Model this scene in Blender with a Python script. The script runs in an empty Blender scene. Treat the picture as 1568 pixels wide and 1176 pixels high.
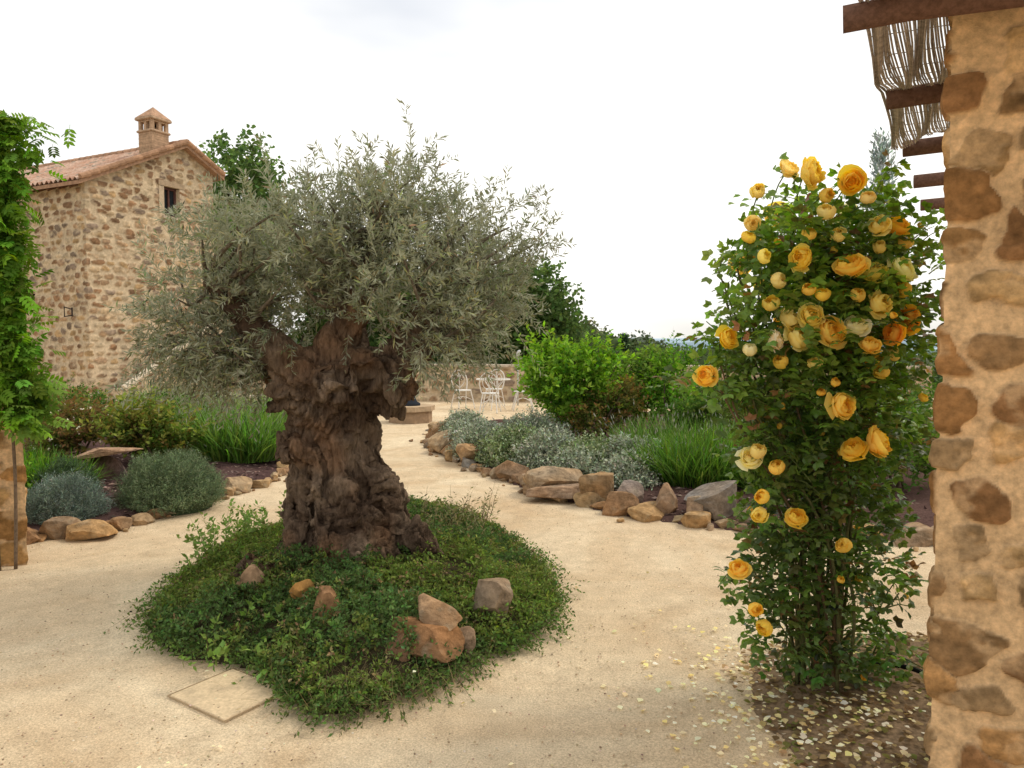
import bpy, math, random
import numpy as np
from mathutils import Vector
SEED=7
R=np.random.default_rng(SEED)
sc=bpy.context.scene
col=sc.collection

# ------------------------------------------------------------------ noise
def _h(ix,iy,iz,s):
    h=(ix.astype(np.int64)*374761393+iy.astype(np.int64)*668265263+iz.astype(np.int64)*2147483647+s*974634777)&0xffffffff
    h=((h^(h>>13))*1274126177)&0xffffffff
    h=((h^(h>>16))*2246822519)&0xffffffff
    h=h^(h>>15)
    return (h&0xffffff)/float(0xffffff)
def vn(p,s=0):
    p=np.asarray(p,float); i=np.floor(p).astype(np.int64); f=p-i; f=f*f*(3-2*f)
    x,y,z=i[...,0],i[...,1],i[...,2]; a,b,c=f[...,0],f[...,1],f[...,2]
    def L(u,v,t): return u+(v-u)*t
    x0=L(L(_h(x,y,z,s),_h(x+1,y,z,s),a),L(_h(x,y+1,z,s),_h(x+1,y+1,z,s),a),b)
    x1=L(L(_h(x,y,z+1,s),_h(x+1,y,z+1,s),a),L(_h(x,y+1,z+1,s),_h(x+1,y+1,z+1,s),a),b)
    return L(x0,x1,c)*2-1
def fbm(p,o=4,s=0):
    p=np.asarray(p,float); t=0; a=1; n=0
    for k in range(o):
        t=t+a*vn(p*(2.03**k)+k*17.3,s+k); n+=a; a*=.5
    return t/n
def sm(a,b,x):
    t=np.clip((x-a)/(b-a),0,1); return t*t*(3-2*t)
def nrm(v): return v/np.maximum(np.linalg.norm(v,axis=-1,keepdims=True),1e-9)

# ------------------------------------------------------------------ mesh helpers
def mk(name,V,F,mat,C=None,smooth=False,parent=None):
    V=np.nan_to_num(np.asarray(V,np.float32)); F=np.asarray(F,np.int32)
    m=bpy.data.meshes.new(name); k=F.shape[1]
    m.vertices.add(len(V)); m.vertices.foreach_set('co',V.ravel())
    m.loops.add(F.size); m.loops.foreach_set('vertex_index',F.ravel())
    m.polygons.add(len(F)); m.polygons.foreach_set('loop_start',np.arange(0,F.size,k,dtype=np.int32))
    m.polygons.foreach_set('loop_total',np.full(len(F),k,np.int32))
    m.polygons.foreach_set('use_smooth',np.full(len(F),smooth,bool))
    m.update(calc_edges=True)
    if C is not None:
        a=m.color_attributes.new('Col','FLOAT_COLOR','POINT')
        CC=np.ones((len(V),4),np.float32); CC[:,:3]=C
        a.data.foreach_set('color',CC.ravel())
    m.validate()
    o=bpy.data.objects.new(name,m); col.objects.link(o)
    if mat: m.materials.append(mat)
    if parent: o.parent=parent
    return o
def empty(name):
    e=bpy.data.objects.new(name,None); e.empty_display_size=.2; col.objects.link(e); return e
class Acc:
    def __init__(s): s.V=[];s.F=[];s.C=[];s.n=0
    def add(s,V,F,C):
        V=np.asarray(V,float);F=np.asarray(F,int)
        if F.shape[1]==4: F=np.concatenate([F[:,[0,1,2]],F[:,[0,2,3]]])
        C=np.broadcast_to(np.asarray(C,float),(len(V),3))
        s.V.append(V);s.F.append(F+s.n);s.C.append(C);s.n+=len(V)
    def out(s,name,mat,smooth=False,parent=None):
        return mk(name,np.concatenate(s.V),np.concatenate(s.F),mat,np.concatenate(s.C),smooth,parent)
def tube(acc,pts,rad,c,n=7,cap=True):
    P=np.asarray(pts,float); r=np.broadcast_to(np.asarray(rad,float),(len(P),))
    T=nrm(np.gradient(P,axis=0)); up=np.array([0.13,0.31,.94]) if abs(T[0][2])<.9 else np.array([1.,.1,.05])
    B=nrm(np.cross(T,up)); N=np.cross(B,T)
    a=np.linspace(0,2*math.pi,n,endpoint=False)
    V=P[:,None]+r[:,None,None]*(np.cos(a)[None,:,None]*B[:,None]+np.sin(a)[None,:,None]*N[:,None])
    k=len(P); V=V.reshape(-1,3); i=np.arange(k-1)[:,None]*n; j=np.arange(n)[None]; j2=(j+1)%n
    F=np.stack([i+j,i+j2,i+n+j2,i+n+j],-1).reshape(-1,4)
    F=np.concatenate([F[:,[0,1,2]],F[:,[0,2,3]]])
    if cap:
        V=np.concatenate([V,P[:1],P[-1:]]); b=len(V)-2; jj=np.arange(n); 
        F=np.concatenate([F,np.stack([np.full(n,b),(jj+1)%n,jj],-1),np.stack([np.full(n,b+1),(k-1)*n+jj,(k-1)*n+(jj+1)%n],-1)])
    acc.add(V,F,c)
def curve(pts,n):
    P=np.asarray(pts,float); m=len(P); t=np.linspace(0,m-1,n); out=[]
    for x in t:
        i=min(int(x),m-2); f=x-i; p0=P[max(i-1,0)];p1=P[i];p2=P[i+1];p3=P[min(i+2,m-1)]
        out.append(.5*((2*p1)+(-p0+p2)*f+(2*p0-5*p1+4*p2-p3)*f*f+(-p0+3*p1-3*p2+p3)*f**3))
    return np.array(out)
def box(acc,c,size,xd=(1,0,0),col_=(1,1,1),bev=.0):
    xd=nrm(np.array(xd,float)); zd=np.array([0,0,1.]); yd=np.cross(zd,xd)
    h=np.array(size)/2.; b=bev
    if b<=0:
        L=[(-1,-1,-1),(1,-1,-1),(1,1,-1),(-1,1,-1),(-1,-1,1),(1,-1,1),(1,1,1),(-1,1,1)]
        V=[np.array(c)+xd*h[0]*p[0]+yd*h[1]*p[1]+zd*h[2]*p[2] for p in L]
        F=[(0,3,2,1),(4,5,6,7),(0,1,5,4),(1,2,6,5),(2,3,7,6),(3,0,4,7)]
        acc.add(V,F,col_); return
    rings=[]
    for (z,ins) in [(-h[2],b),(-h[2]+b,0),(h[2]-b,0),(h[2],b)]:
        a,d=h[0]-ins,h[1]-ins
        rings.append([(-a,-d+b),(-a+b,-d),(a-b,-d),(a,-d+b),(a,d-b),(a-b,d),(-a+b,d),(-a,d-b)])
    V=[];zs=[-h[2],-h[2]+b,h[2]-b,h[2]]
    for k in range(4):
        for p in rings[k]: V.append(np.array(c)+xd*p[0]+yd*p[1]+zd*zs[k])
    F=[]
    for k in range(3):
        for j in range(8): F.append((k*8+j,k*8+(j+1)%8,k*8+8+(j+1)%8,k*8+8+j))
    for k,rev in ((0,1),(24,0)):
        for q in ((0,1,2,3),(0,3,4,7),(7,4,5,6)):
            q=[k+x for x in q]; F.append(tuple(q[::-1]) if rev else tuple(q))
    acc.add(V,F,col_)

# ------------------------------------------------------------------ leaf templates (x across, y along, z normal)
LEAF4=(np.array([[0,0,0],[.5,.45,.05],[0,1,-.05],[-.5,.45,.05]]),np.array([[0,1,2],[0,2,3]]))
LEAF6=(np.array([[0,0,0],[.32,.25,.06],[.42,.55,.05],[0,1,-.12],[-.42,.55,.05],[-.32,.25,.06],[0,.5,-.02]]),
       np.array([[0,1,6],[1,2,6],[2,3,6],[3,4,6],[4,5,6],[5,0,6]]))
def wl(t,w): v=t[0].copy(); v[:,0]*=w; return (v,t[1])
OLIVE=wl(LEAF4,.2); SMALL=wl(LEAF4,.5); BROAD=wl(LEAF6,.85); NEEDLE=wl(LEAF4,.12)
def compound(n,w=.55,size=.34):
    V=[];F=[];k=0
    ds=[(0,1.0,0)]
    for i in range(n):
        y=.35+.5*i/max(n-1,1)
        ds+= [(1,y,1.0),(-1,y,-1.0)]
    for s,y,a in ds:
        t,f=wl(LEAF6,w*1.6)
        t=t*size; ang=-a*1.05
        c_,s_=math.cos(ang),math.sin(ang)
        q=t.copy(); q[:,0]=t[:,0]*c_-t[:,1]*s_; q[:,1]=t[:,0]*s_+t[:,1]*c_+ (y-.28 if s==0 else y-.15); q[:,2]-= abs(q[:,0])*.25
        V.append(q);F.append(f+k);k+=len(q)
    q=np.array([[-.008,0,0],[.008,0,0],[.006,.8,0],[-.006,.8,0]]);V.append(q);F.append(np.array([[0,1,2],[0,2,3]])+k)
    return np.concatenate(V),np.concatenate(F)
ROSELEAF=compound(2); VINELEAF=compound(4,.36,.30)
def blade(n=5,w=.02,bend=.35):
    V=[];F=[]
    for i in range(n):
        t=i/(n-1); ww=w*(1-t**1.5)+.001
        V+=[[-ww,t*(1-.12*t),bend*t*t],[ww,t*(1-.12*t),bend*t*t]]
    for i in range(n-1):
        a=2*i;F+=[[a,a+1,a+3],[a,a+3,a+2]]
    return np.array(V,float),np.array(F)
BLADE=blade()
def inst(acc,T,P,D,S,C,upb=0.0,jit=.15,tc=None):
    tv,tf=T; N=len(P); D=nrm(D); S=np.broadcast_to(np.asarray(S,float),(N,))
    ref=R.normal(size=(N,3))*(1-upb)+np.array([0,0,1.])*upb*2
    B=nrm(np.cross(D,ref)); W=np.cross(B,D)
    V=P[:,None]+S[:,None,None]*(tv[None,:,0:1]*B[:,None]+tv[None,:,1:2]*D[:,None]+tv[None,:,2:3]*W[:,None])
    F=(tf[None]+(np.arange(N)*len(tv))[:,None,None]).reshape(-1,3)
    C=np.broadcast_to(np.asarray(C,float),(N,3))*(1+R.normal(size=(N,1))*jit)*(1+R.normal(size=(N,3))*jit*.35)
    CC=np.repeat(np.clip(C,.003,1),len(tv),0)
    if tc is not None: CC=CC*np.tile(tc,(N,1))
    acc.add(V.reshape(-1,3),F,np.clip(CC,0,.93))
def shoots(acc,S,D,L,M,T,ls,C,stemc=(.09,.07,.04),spread=.8,droop=.2,upb=.2,jit=.2,stemw=.004,tip=None):
    N=len(S); D=nrm(D); L=np.broadcast_to(np.asarray(L,float),(N,))
    t=(np.arange(M)+.6)/M
    tt=np.clip(t[None,:]+R.uniform(-.3/M,.3/M,(N,M)),0,1)
    P=S[:,None]+D[:,None]*(tt*L[:,None])[...,None]; P[...,2]-=droop*L[:,None]*tt**2
    rnd=R.normal(size=(N,M,3)); perp=nrm(rnd-(rnd*D[:,None]).sum(-1,keepdims=True)*D[:,None])
    LD=D[:,None]*(1-spread*.5)+perp*spread; LD[...,2]-=droop*.5
    Cl=np.broadcast_to(np.asarray(C,float),(N,3))
    cc=np.repeat(Cl[:,None],M,1)
    if tip is not None: cc=cc*(1-tt[...,None]**2)+np.asarray(tip)*tt[...,None]**2
    inst(acc,T,P.reshape(-1,3),LD.reshape(-1,3),ls*R.uniform(.65,1.2,N*M),cc.reshape(-1,3),upb,jit)
    if stemw>0:
        st=(np.array([[-.5,0,0],[.5,0,0],[.3,.5,-droop*.25],[-.3,.5,-droop*.25],[.1,1,-droop],[-.1,1,-droop]])*[1,1,1],np.array([[0,1,2],[0,2,3],[3,2,4],[3,4,5]]))
        tv=st[0].copy(); tv[:,0]*=stemw/np.mean(L)
        inst(acc,(tv,st[1]),S,D,L,stemc,upb=1.0,jit=.1)
def inlobes(lobes,n,shell=.35):
    lob=np.array(lobes,float); w=(lob[:,3]*lob[:,4]*lob[:,5])**(.75); idx=R.choice(len(lob),n,p=w/w.sum())
    d=nrm(R.normal(size=(n,3))); r=R.uniform(shell,1,n)**(.6)
    c=lob[idx]; return c[:,:3]+d*r[:,None]*c[:,3:6], d, idx

# ------------------------------------------------------------------ materials
def newmat(name):
    m=bpy.data.materials.new(name); m.use_nodes=True; nt=m.node_tree; nt.nodes.clear()
    o=nt.nodes.new('ShaderNodeOutputMaterial'); return m,nt,nt.nodes,nt.links,o
def leafmat(name,trans=.35,rough=.5,back=None,spec=.35,simple=False):
    m,nt,N,L,o=newmat(name)
    a=N.new('ShaderNodeAttribute'); a.attribute_name='Col'
    c=a.outputs['Color']
    if back:
        g=N.new('ShaderNodeNewGeometry'); x=N.new('ShaderNodeMixRGB'); x.inputs[2].default_value=(*back,1)
        L.new(g.outputs['Backfacing'],x.inputs[0]); L.new(c,x.inputs[1]); c=x.outputs[0]
    if simple or trans<=0:
        p=N.new('ShaderNodeBsdfDiffuse'); L.new(c,p.inputs['Color'])
        if trans<=0: L.new(p.outputs[0],o.inputs[0]); return m
    else:
        p=N.new('ShaderNodeBsdfPrincipled'); p.inputs['Roughness'].default_value=rough; p.inputs['Specular IOR Level'].default_value=spec
        L.new(c,p.inputs['Base Color'])
    t=N.new('ShaderNodeBsdfTranslucent'); h=N.new('ShaderNodeHueSaturation'); h.inputs['Saturation'].default_value=1.15; h.inputs['Value'].default_value=1.5
    L.new(c,h.inputs['Color']); L.new(h.outputs[0],t.inputs['Color'])
    mx=N.new('ShaderNodeMixShader'); mx.inputs[0].default_value=trans
    L.new(p.outputs[0],mx.inputs[1]);L.new(t.outputs[0],mx.inputs[2]);L.new(mx.outputs[0],o.inputs[0]); return m
def roughmat(name,scale=20,contrast=.35,bump=.3,dist=.01,rough=.9,base=None,stretch=(1,1,1),det=4):
    """attribute colour (or base) broken up by multi-scale noise, with bump"""
    m,nt,N,L,o=newmat(name)
    tc=N.new('ShaderNodeTexCoord'); mp=N.new('ShaderNodeMapping'); mp.inputs['Scale'].default_value=stretch
    L.new(tc.outputs['Object'],mp.inputs[0])
    n1=N.new('ShaderNodeTexNoise'); n1.inputs['Scale'].default_value=scale; n1.inputs['Detail'].default_value=det; n1.inputs['Roughness'].default_value=.65
    L.new(mp.outputs[0],n1.inputs['Vector'])
    mr=N.new('ShaderNodeMapRange'); mr.inputs[1].default_value=.28; mr.inputs[2].default_value=.72; mr.inputs[3].default_value=1-contrast; mr.inputs[4].default_value=1+contrast
    L.new(n1.outputs[0],mr.inputs[0])
    if base is None:
        a=N.new('ShaderNodeAttribute'); a.attribute_name='Col'; c=a.outputs['Color']
    else:
        a=N.new('ShaderNodeRGB'); a.outputs[0].default_value=(*base,1); c=a.outputs[0]
    mu=N.new('ShaderNodeVectorMath'); mu.operation='SCALE'; L.new(c,mu.inputs[0]); L.new(mr.outputs[0],mu.inputs['Scale'])
    p=N.new('ShaderNodeBsdfDiffuse'); p.inputs['Roughness'].default_value=.4
    L.new(mu.outputs[0],p.inputs['Color'])
    if bump>0:
        b=N.new('ShaderNodeBump'); b.inputs['Strength'].default_value=bump; b.inputs['Distance'].default_value=dist
        L.new(n1.outputs[0],b.inputs['Height']); L.new(b.outputs[0],p.inputs['Normal'])
    L.new(p.outputs[0],o.inputs[0]); return m

M_leaf=leafmat('foliage',.35,simple=True)
M_leafo=leafmat('dense_foliage',0)
M_olive=leafmat('olive_foliage',.28,.42,back=(.31,.325,.225))
M_rose=leafmat('rose_petal',.35,simple=True)
M_roseleaf=leafmat('rose_leaf',.35,.38,spec=.4)
M_bark=roughmat('olive_bark',38,.6,1,.035,.95,stretch=(1,1,.3),det=6)
M_wood=roughmat('weathered_wood',60,.35,0)
M_stone=roughmat('stone_masonry',34,.36,.9,.010,.95,det=6)
M_far=roughmat('house_masonry',12,.25,0)
M_rock=roughmat('rock',16,.45,.9,.02,.9,det=5)
M_soil=roughmat('mulch_soil',55,.5,0)
M_iron=roughmat('wrought_iron',30,.2,0,.002,.6)
M_tile=roughmat('roof_tile',9,.3,0)
M_paint=roughmat('white_paint',20,.08,0,.002,.5)

# ground -----------------------------------------------------------
def ground_mat():
    m,nt,N,L,o=newmat('sand_gravel_ground')
    g=N.new('ShaderNodeNewGeometry')
    def noise(s,d=6,r=.6,w=None):
        n=N.new('ShaderNodeTexNoise'); n.inputs['Scale'].default_value=s; n.inputs['Detail'].default_value=d; n.inputs['Roughness'].default_value=r
        if w is not None: n.inputs['Distortion'].default_value=w
        L.new(g.outputs['Position'],n.inputs['Vector']); return n.outputs[0]
    big=noise(.8,4,.65,.8); mid=noise(6,4,.7); fine=noise(120,2,.8)
    r1=N.new('ShaderNodeValToRGB'); r1.color_ramp.elements[0].position=.30; r1.color_ramp.elements[1].position=.66
    r1.color_ramp.elements[0].color=(.56,.41,.25,1); r1.color_ramp.elements[1].color=(.73,.60,.41,1)
    L.new(big,r1.inputs[0])
    mm=N.new('ShaderNodeMapRange'); mm.inputs[1].default_value=.3;mm.inputs[2].default_value=.7;mm.inputs[3].default_value=.84;mm.inputs[4].default_value=1.08
    L.new(mid,mm.inputs[0])
    mf=N.new('ShaderNodeMapRange'); mf.inputs[1].default_value=.25;mf.inputs[2].default_value=.75;mf.inputs[3].default_value=.58;mf.inputs[4].default_value=1.30
    L.new(fine,mf.inputs[0])
    a2=N.new('ShaderNodeMath');a2.operation='MULTIPLY';L.new(mm.outputs[0],a2.inputs[0]);L.new(mf.outputs[0],a2.inputs[1])
    sc_=N.new('ShaderNodeVectorMath');sc_.operation='SCALE';L.new(r1.outputs[0],sc_.inputs[0]);L.new(a2.outputs[0],sc_.inputs['Scale'])
    at=N.new('ShaderNodeAttribute'); at.attribute_name='Col'; s2=N.new('ShaderNodeSeparateColor'); L.new(at.outputs['Color'],s2.inputs[0])
    gr=N.new('ShaderNodeValToRGB'); gr.color_ramp.elements[0].color=(.05,.09,.03,1); gr.color_ramp.elements[1].color=(.17,.18,.08,1); 
    L.new(big,gr.inputs[0])
    x=N.new('ShaderNodeMixRGB'); L.new(s2.outputs[0],x.inputs[0]); L.new(sc_.outputs[0],x.inputs[1]); L.new(gr.outputs[0],x.inputs[2])
    x2=N.new('ShaderNodeMixRGB'); L.new(s2.outputs[1],x2.inputs[0]); L.new(x.outputs[0],x2.inputs[1]); x2.inputs[2].default_value=(.42,.52,.60,1)  # aerial haze painted into the far ground colour
    p=N.new('ShaderNodeBsdfDiffuse')
    L.new(x2.outputs[0],p.inputs['Color'])
    b=N.new('ShaderNodeBump'); b.inputs['Strength'].default_value=.6; b.inputs['Distance'].default_value=.009
    ad=N.new('ShaderNodeMath');ad.operation='MULTIPLY_ADD'; L.new(mid,ad.inputs[0]); ad.inputs[1].default_value=2.5; L.new(fine,ad.inputs[2])
    L.new(ad.outputs[0],b.inputs['Height']); L.new(b.outputs[0],p.inputs['Normal'])
    L.new(p.outputs[0],o.inputs[0]); return m
M_ground=ground_mat()
def axis(a,b,dense,far,n1,n2):
    d=np.linspace(-dense,dense,n1); o_=dense*(far/dense)**np.linspace(0,1,n2)[1:]
    return np.concatenate([-o_[::-1],d,o_])
xs=axis(0,0,14,4200,113,34); ys=np.concatenate([[-60,-20,-8],np.linspace(-4,30,137),30*(4200/30.)**np.linspace(0,1,60)[1:]])
X,Y=np.meshgrid(xs,ys); 
def gz(x,y):
    r=np.maximum(np.maximum(y-24,(np.abs(x)-22)*.8),0)
    z=-18*sm(0,110,r)
    pp=np.stack([x*.004,y*.004,x*0],-1)
    z=z+sm(60,400,r)*fbm(pp,3,3)*14
    near=np.stack([x*.7,y*.7,x*0],-1)
    return z+fbm(near,2,5)*.012*(r<=0)
Z=gz(X,Y); n0,n1=X.shape
V=np.stack([X,Y,Z],-1).reshape(-1,3); i=np.arange(n0-1)[:,None]*n1+np.arange(n1-1)[None]; i=i.ravel()
F=np.stack([i,i+1,i+n1+1,i+n1],-1)
rr=np.hypot(V[:,0],V[:,1]); rw=np.maximum(np.maximum(V[:,1]-23.5,(np.abs(V[:,0])-22)*.8),0)
C=np.stack([sm(0,2.5,rw),sm(120,1600,rr)*.92,rr*0],-1)  # red: grass mix, green: distance weight of the painted haze
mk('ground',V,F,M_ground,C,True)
def hills():
    A=Acc()
    for d,h,cc,s in ((1500,-6,(.26,.35,.33),1),(2600,16,(.40,.50,.56),2),(3900,30,(.50,.60,.68),3)):  # ridge colours have aerial haze painted in, paler and bluer with distance
        x=np.linspace(-1.3*d,1.3*d,220); top=h+fbm(np.stack([x/420.,x*0+s*9,x*0],-1),4,s)*h*.9+ (x>0)*sm(0,d,x)*-6
        rows=[(0,-30,0),(.0,0,.75),(60,0,1),(260,0,.7)]
        Vv=[]
        for k,(dy,zz,f) in enumerate(rows):
            z=np.where(k==0,-40+0*x,top*f-(1-f)*18); Vv.append(np.stack([x,d+dy+0*x,z],-1))
        Vv=np.concatenate(Vv); n=len(x); j=np.arange(n-1)
        Ff=np.concatenate([np.stack([k*n+j,k*n+j+1,(k+1)*n+j+1,(k+1)*n+j],-1) for k in range(3)])
        A.add(Vv,Ff,cc)
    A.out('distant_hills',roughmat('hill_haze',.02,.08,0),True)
hills()

def chaikin(P,k=2):
    P=np.array(P,float)
    for _ in range(k):
        Q=np.roll(P,-1,0); P=np.stack([.75*P+.25*Q,.25*P+.75*Q],1).reshape(-1,2)
    return P
def sdist(poly,x,y):
    P=np.stack([x,y],-1); A=poly; B=np.roll(poly,-1,0); d=np.full(x.shape,1e9); ins=np.zeros(x.shape,bool)
    for a,b in zip(A,B):
        e=b-a; w=P-a; t=np.clip((w@e)/max(e@e,1e-9),0,1); q=w-t[...,None]*e; d=np.minimum(d,np.hypot(q[...,0],q[...,1]))
        c=((a[1]>y)!=(b[1]>y)); ins^= c & (x<(b[0]-a[0])*(y-a[1])/(b[1]-a[1]+1e-12)+a[0])
    return np.where(ins,d,-d)
def region(name,poly,hf,mat,c,res=.06,edge=.0):
    mn=poly.min(0)-.1; mx=poly.max(0)+.1
    xx=np.arange(mn[0],mx[0],res); yy=np.arange(mn[1],mx[1],res); X,Y=np.meshgrid(xx,yy)
    s=sdist(poly,X,Y)+fbm(np.stack([X*3,Y*3,X*0],-1),3,8)*edge
    Z=np.where(s>0,hf(X,Y,s),-.03+np.clip(s,-.2,0)*.3)
    V=np.stack([X,Y,Z],-1).reshape(-1,3); n0,n1=X.shape; i=(np.arange(n0-1)[:,None]*n1+np.arange(n1-1)[None])
    ok=((s[:-1,:-1]>-.1)|(s[1:,1:]>-.1)); i=i[ok]
    F=np.stack([i,i+1,i+n1+1,i+n1],-1)
    cc=np.array(c)[None]*(1+.35*fbm(V*5,3,4)[:,None])
    return mk(name,V,F,mat,cc,True)
def samp(poly,n,minin=0.0):
    out=[];mn=poly.min(0);mx=poly.max(0);k=0
    while k<n:
        p=R.uniform(mn,mx,(n*2,2)); s=sdist(poly,p[:,0],p[:,1]); p=p[s>minin]; out.append(p);k+=len(p)
    return np.concatenate(out)[:n]

# ------------------------------------------------------------------ rocks
def ico(sub=4):
    import bmesh
    bm=bmesh.new(); bmesh.ops.create_icosphere(bm,subdivisions=sub,radius=1)
    V=np.array([v.co[:] for v in bm.verts]); F=np.array([[v.index for v in f.verts] for f in bm.faces]); bm.free(); return V,F
ICO5=ico(5); ICO4=ico(4); ICO3=ico(3); ICO1=ico(1)
def rock(acc,c,size,color,ang=0,seed=0,T=ICO4,soft=False):
    V,F=T; V=V.copy(); r=np.random.default_rng(seed+11)
    if not soft:
        V=V/np.maximum((np.abs(V)**5).sum(1)**(1/5.),1e-6)[:,None]
    for k in range(9 if soft else 15):
        n=nrm(r.normal(size=3)*np.array([1,1,.7])); d=r.uniform(.5,.85) if soft else r.uniform(.55,.95); pr=V@n
        V-= np.where(pr>d,(pr-d)*.97,0)[:,None]*n
    V*=1+.05*fbm(V*2.5+seed,3,seed)[:,None]
    V+=nrm(V)*(.04*fbm(V*6+seed,4,seed))[:,None]
    V=V/np.abs(V).max(0)
    V=V*np.array(size)/2.
    a=ang; V=np.stack([V[:,0]*math.cos(a)-V[:,1]*math.sin(a),V[:,0]*math.sin(a)+V[:,1]*math.cos(a),V[:,2]],-1)
    t=r.uniform(-.18,.18,2); V[:,2]+=V[:,0]*t[0]+V[:,1]*t[1]
    cc=np.array(color)*(1+.4*fbm(V*9+seed,4,seed)[:,None])*(1+.25*fbm(V*4+seed,2,seed+5)[:,None]*np.array([1,.3,-.6]))
    lich=sm(.25,.5,fbm(V*14+seed,3,seed+8))[:,None]; cc=cc*(1-lich*.4)+np.array([.36,.31,.22])*lich*.4
    acc.add(V+np.array(c),F,cc)
RC=[(.38,.245,.13),(.32,.20,.11),(.40,.285,.17),(.34,.235,.145),(.28,.175,.10),(.40,.265,.135),(.28,.225,.17)]

# ------------------------------------------------------------------ masonry
def masonry_uv(u,v,cu,cv,seed,pal,mortar,size=(.62,1.02),rag=.18,thr=.5,pw=3.2,soft=.05,smear=.8):
    w=np.stack([u/cu*1.3,v/cv*1.3,u*0+seed],-1)
    U=u/cu+rag*fbm(w,4,seed); Vv=v/cv+rag*fbm(w+31,4,seed+9)
    row=np.floor(Vv); best=np.full(u.shape,9.); sec=np.full(u.shape,9.); idh=np.zeros(u.shape); idh2=np.zeros(u.shape)
    for dj in (-1,0,1):
        rj=row+dj; off=_h(rj,rj*0,rj*0,seed+1); ci=np.floor(U-off)
        for di in (-1,0,1):
            ii=ci+di
            jx=_h(ii,rj,rj*0,seed+2);jy=_h(ii,rj,rj*0,seed+3);sx=_h(ii,rj,rj*0,seed+4);sy=_h(ii,rj,rj*0,seed+5);rt=(_h(ii,rj,rj*0,seed+8)-.5)*.7
            cx=ii+off+.5+(jx-.5)*.45; cy=rj+.5+(jy-.5)*.4
            ex=U-cx; ey=Vv-cy; ex,ey=ex*np.cos(rt)-ey*np.sin(rt),ex*np.sin(rt)+ey*np.cos(rt)
            dx=np.abs(ex)/(size[0]+(size[1]-size[0])*sx)*np.clip(1+.5*(jx-.5)*ey*2,.4,2); dy=np.abs(ey)/(size[0]+(size[1]-size[0])*sy)*np.clip(1+.6*(jy-.5)*ex*2,.4,2)
            d=(dx**pw+dy**pw)**(1/pw)
            nb=d<best
            sec=np.where(nb,best,np.minimum(sec,d)); best=np.where(nb,d,best)
            hh=_h(ii,rj,rj*0,seed+6); h2=_h(ii,rj,rj*0,seed+7); idh=np.where(nb,hh,idh); idh2=np.where(nb,h2,idh2)
    edge=np.minimum(thr-best,(sec-best)*.8)
    m=sm(-.01,soft,edge); pal=np.asarray(pal)
    ci=(idh*len(pal)).astype(int)%len(pal)
    st=pal[ci]*(.75+.5*idh2)[...,None]
    nz=fbm(np.stack([u*9,v*16,u*0],-1),5,seed+20)[...,None]; n2=fbm(np.stack([u*22,v*30,u*0],-1),4,seed+25)[...,None]
    st=st*(1+.5*nz+.35*n2)
    mo=np.asarray(mortar)*(1+.2*fbm(np.stack([u*3,v*3,u*0+5],-1),4,seed+21)+.15*n2[...,0])[...,None]
    sme=sm(.12,.34,fbm(np.stack([u/cu*1.6,v/cv*1.6,u*0+9],-1),4,seed+23)); m=m*(1-smear*sme)
    C=mo*(1-m[...,None])+st*m[...,None]
    return C,m*(.5+.5*idh2)+.3*sm(0,.25,edge)*(1-sme*smear)+.2*n2[...,0]*(.4+.6*m)
def wall_panel(name,plan,h0,h1,res,cu,cv,seed,pal,mortar,relief,mat,parent=None,top=None,holes=(),size=(.62,1.02),rnd=0.0,**kw):
    """plan: polyline of xy points (outward is to the right of travel)."""
    P=np.array(plan,float); seg=np.linalg.norm(np.diff(P,axis=0),axis=1); cum=np.concatenate([[0],np.cumsum(seg)])
    us=np.unique(np.concatenate([np.arange(0,cum[-1],res),cum])); vs=np.arange(h0,h1+res,res)
    bx=np.interp(us,cum,P[:,0]);by=np.interp(us,cum,P[:,1])
    dr=nrm(np.diff(P,axis=0)); nn=np.stack([dr[:,1],-dr[:,0]],-1)
    k=np.clip(np.searchsorted(cum,us,side='right')-1,0,len(seg)-1); N=nn[k].copy()
    for q in range(1,len(cum)-1):
        w=np.abs(us-cum[q])<max(rnd,res*.6); N[w]=nrm(nn[q-1]+nn[q])
    U,Vv=np.meshgrid(us,vs); C,H=masonry_uv(U,Vv,cu,cv,seed,pal,mortar,size,**kw)
    H=np.clip(H*relief+fbm(np.stack([U*4,Vv*4,U*0],-1),4,seed)*relief*.6,-.08,.08)
    X=bx[None]+N[:,0][None]*H; Y=by[None]+N[:,1][None]*H
    W=np.stack([X,Y,Vv],-1); n0,n1=U.shape; i=np.arange(n0-1)[:,None]*n1+np.arange(n1-1)[None]
    uc=(U[:-1,:-1]+U[1:,1:])/2; vc=(Vv[:-1,:-1]+Vv[1:,1:])/2; ok=np.ones(uc.shape,bool)
    if top is not None: ok&= vc<np.interp(uc,top[0],top[1])
    for (a,b,c,d) in holes: ok&= ~((uc>a)&(uc<b)&(vc>c)&(vc<d))
    i=i[ok]; F=np.stack([i,i+1,i+n1+1,i+n1],-1)
    return mk(name,W.reshape(-1,3),F,mat,C.reshape(-1,3),True,parent)

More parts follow.
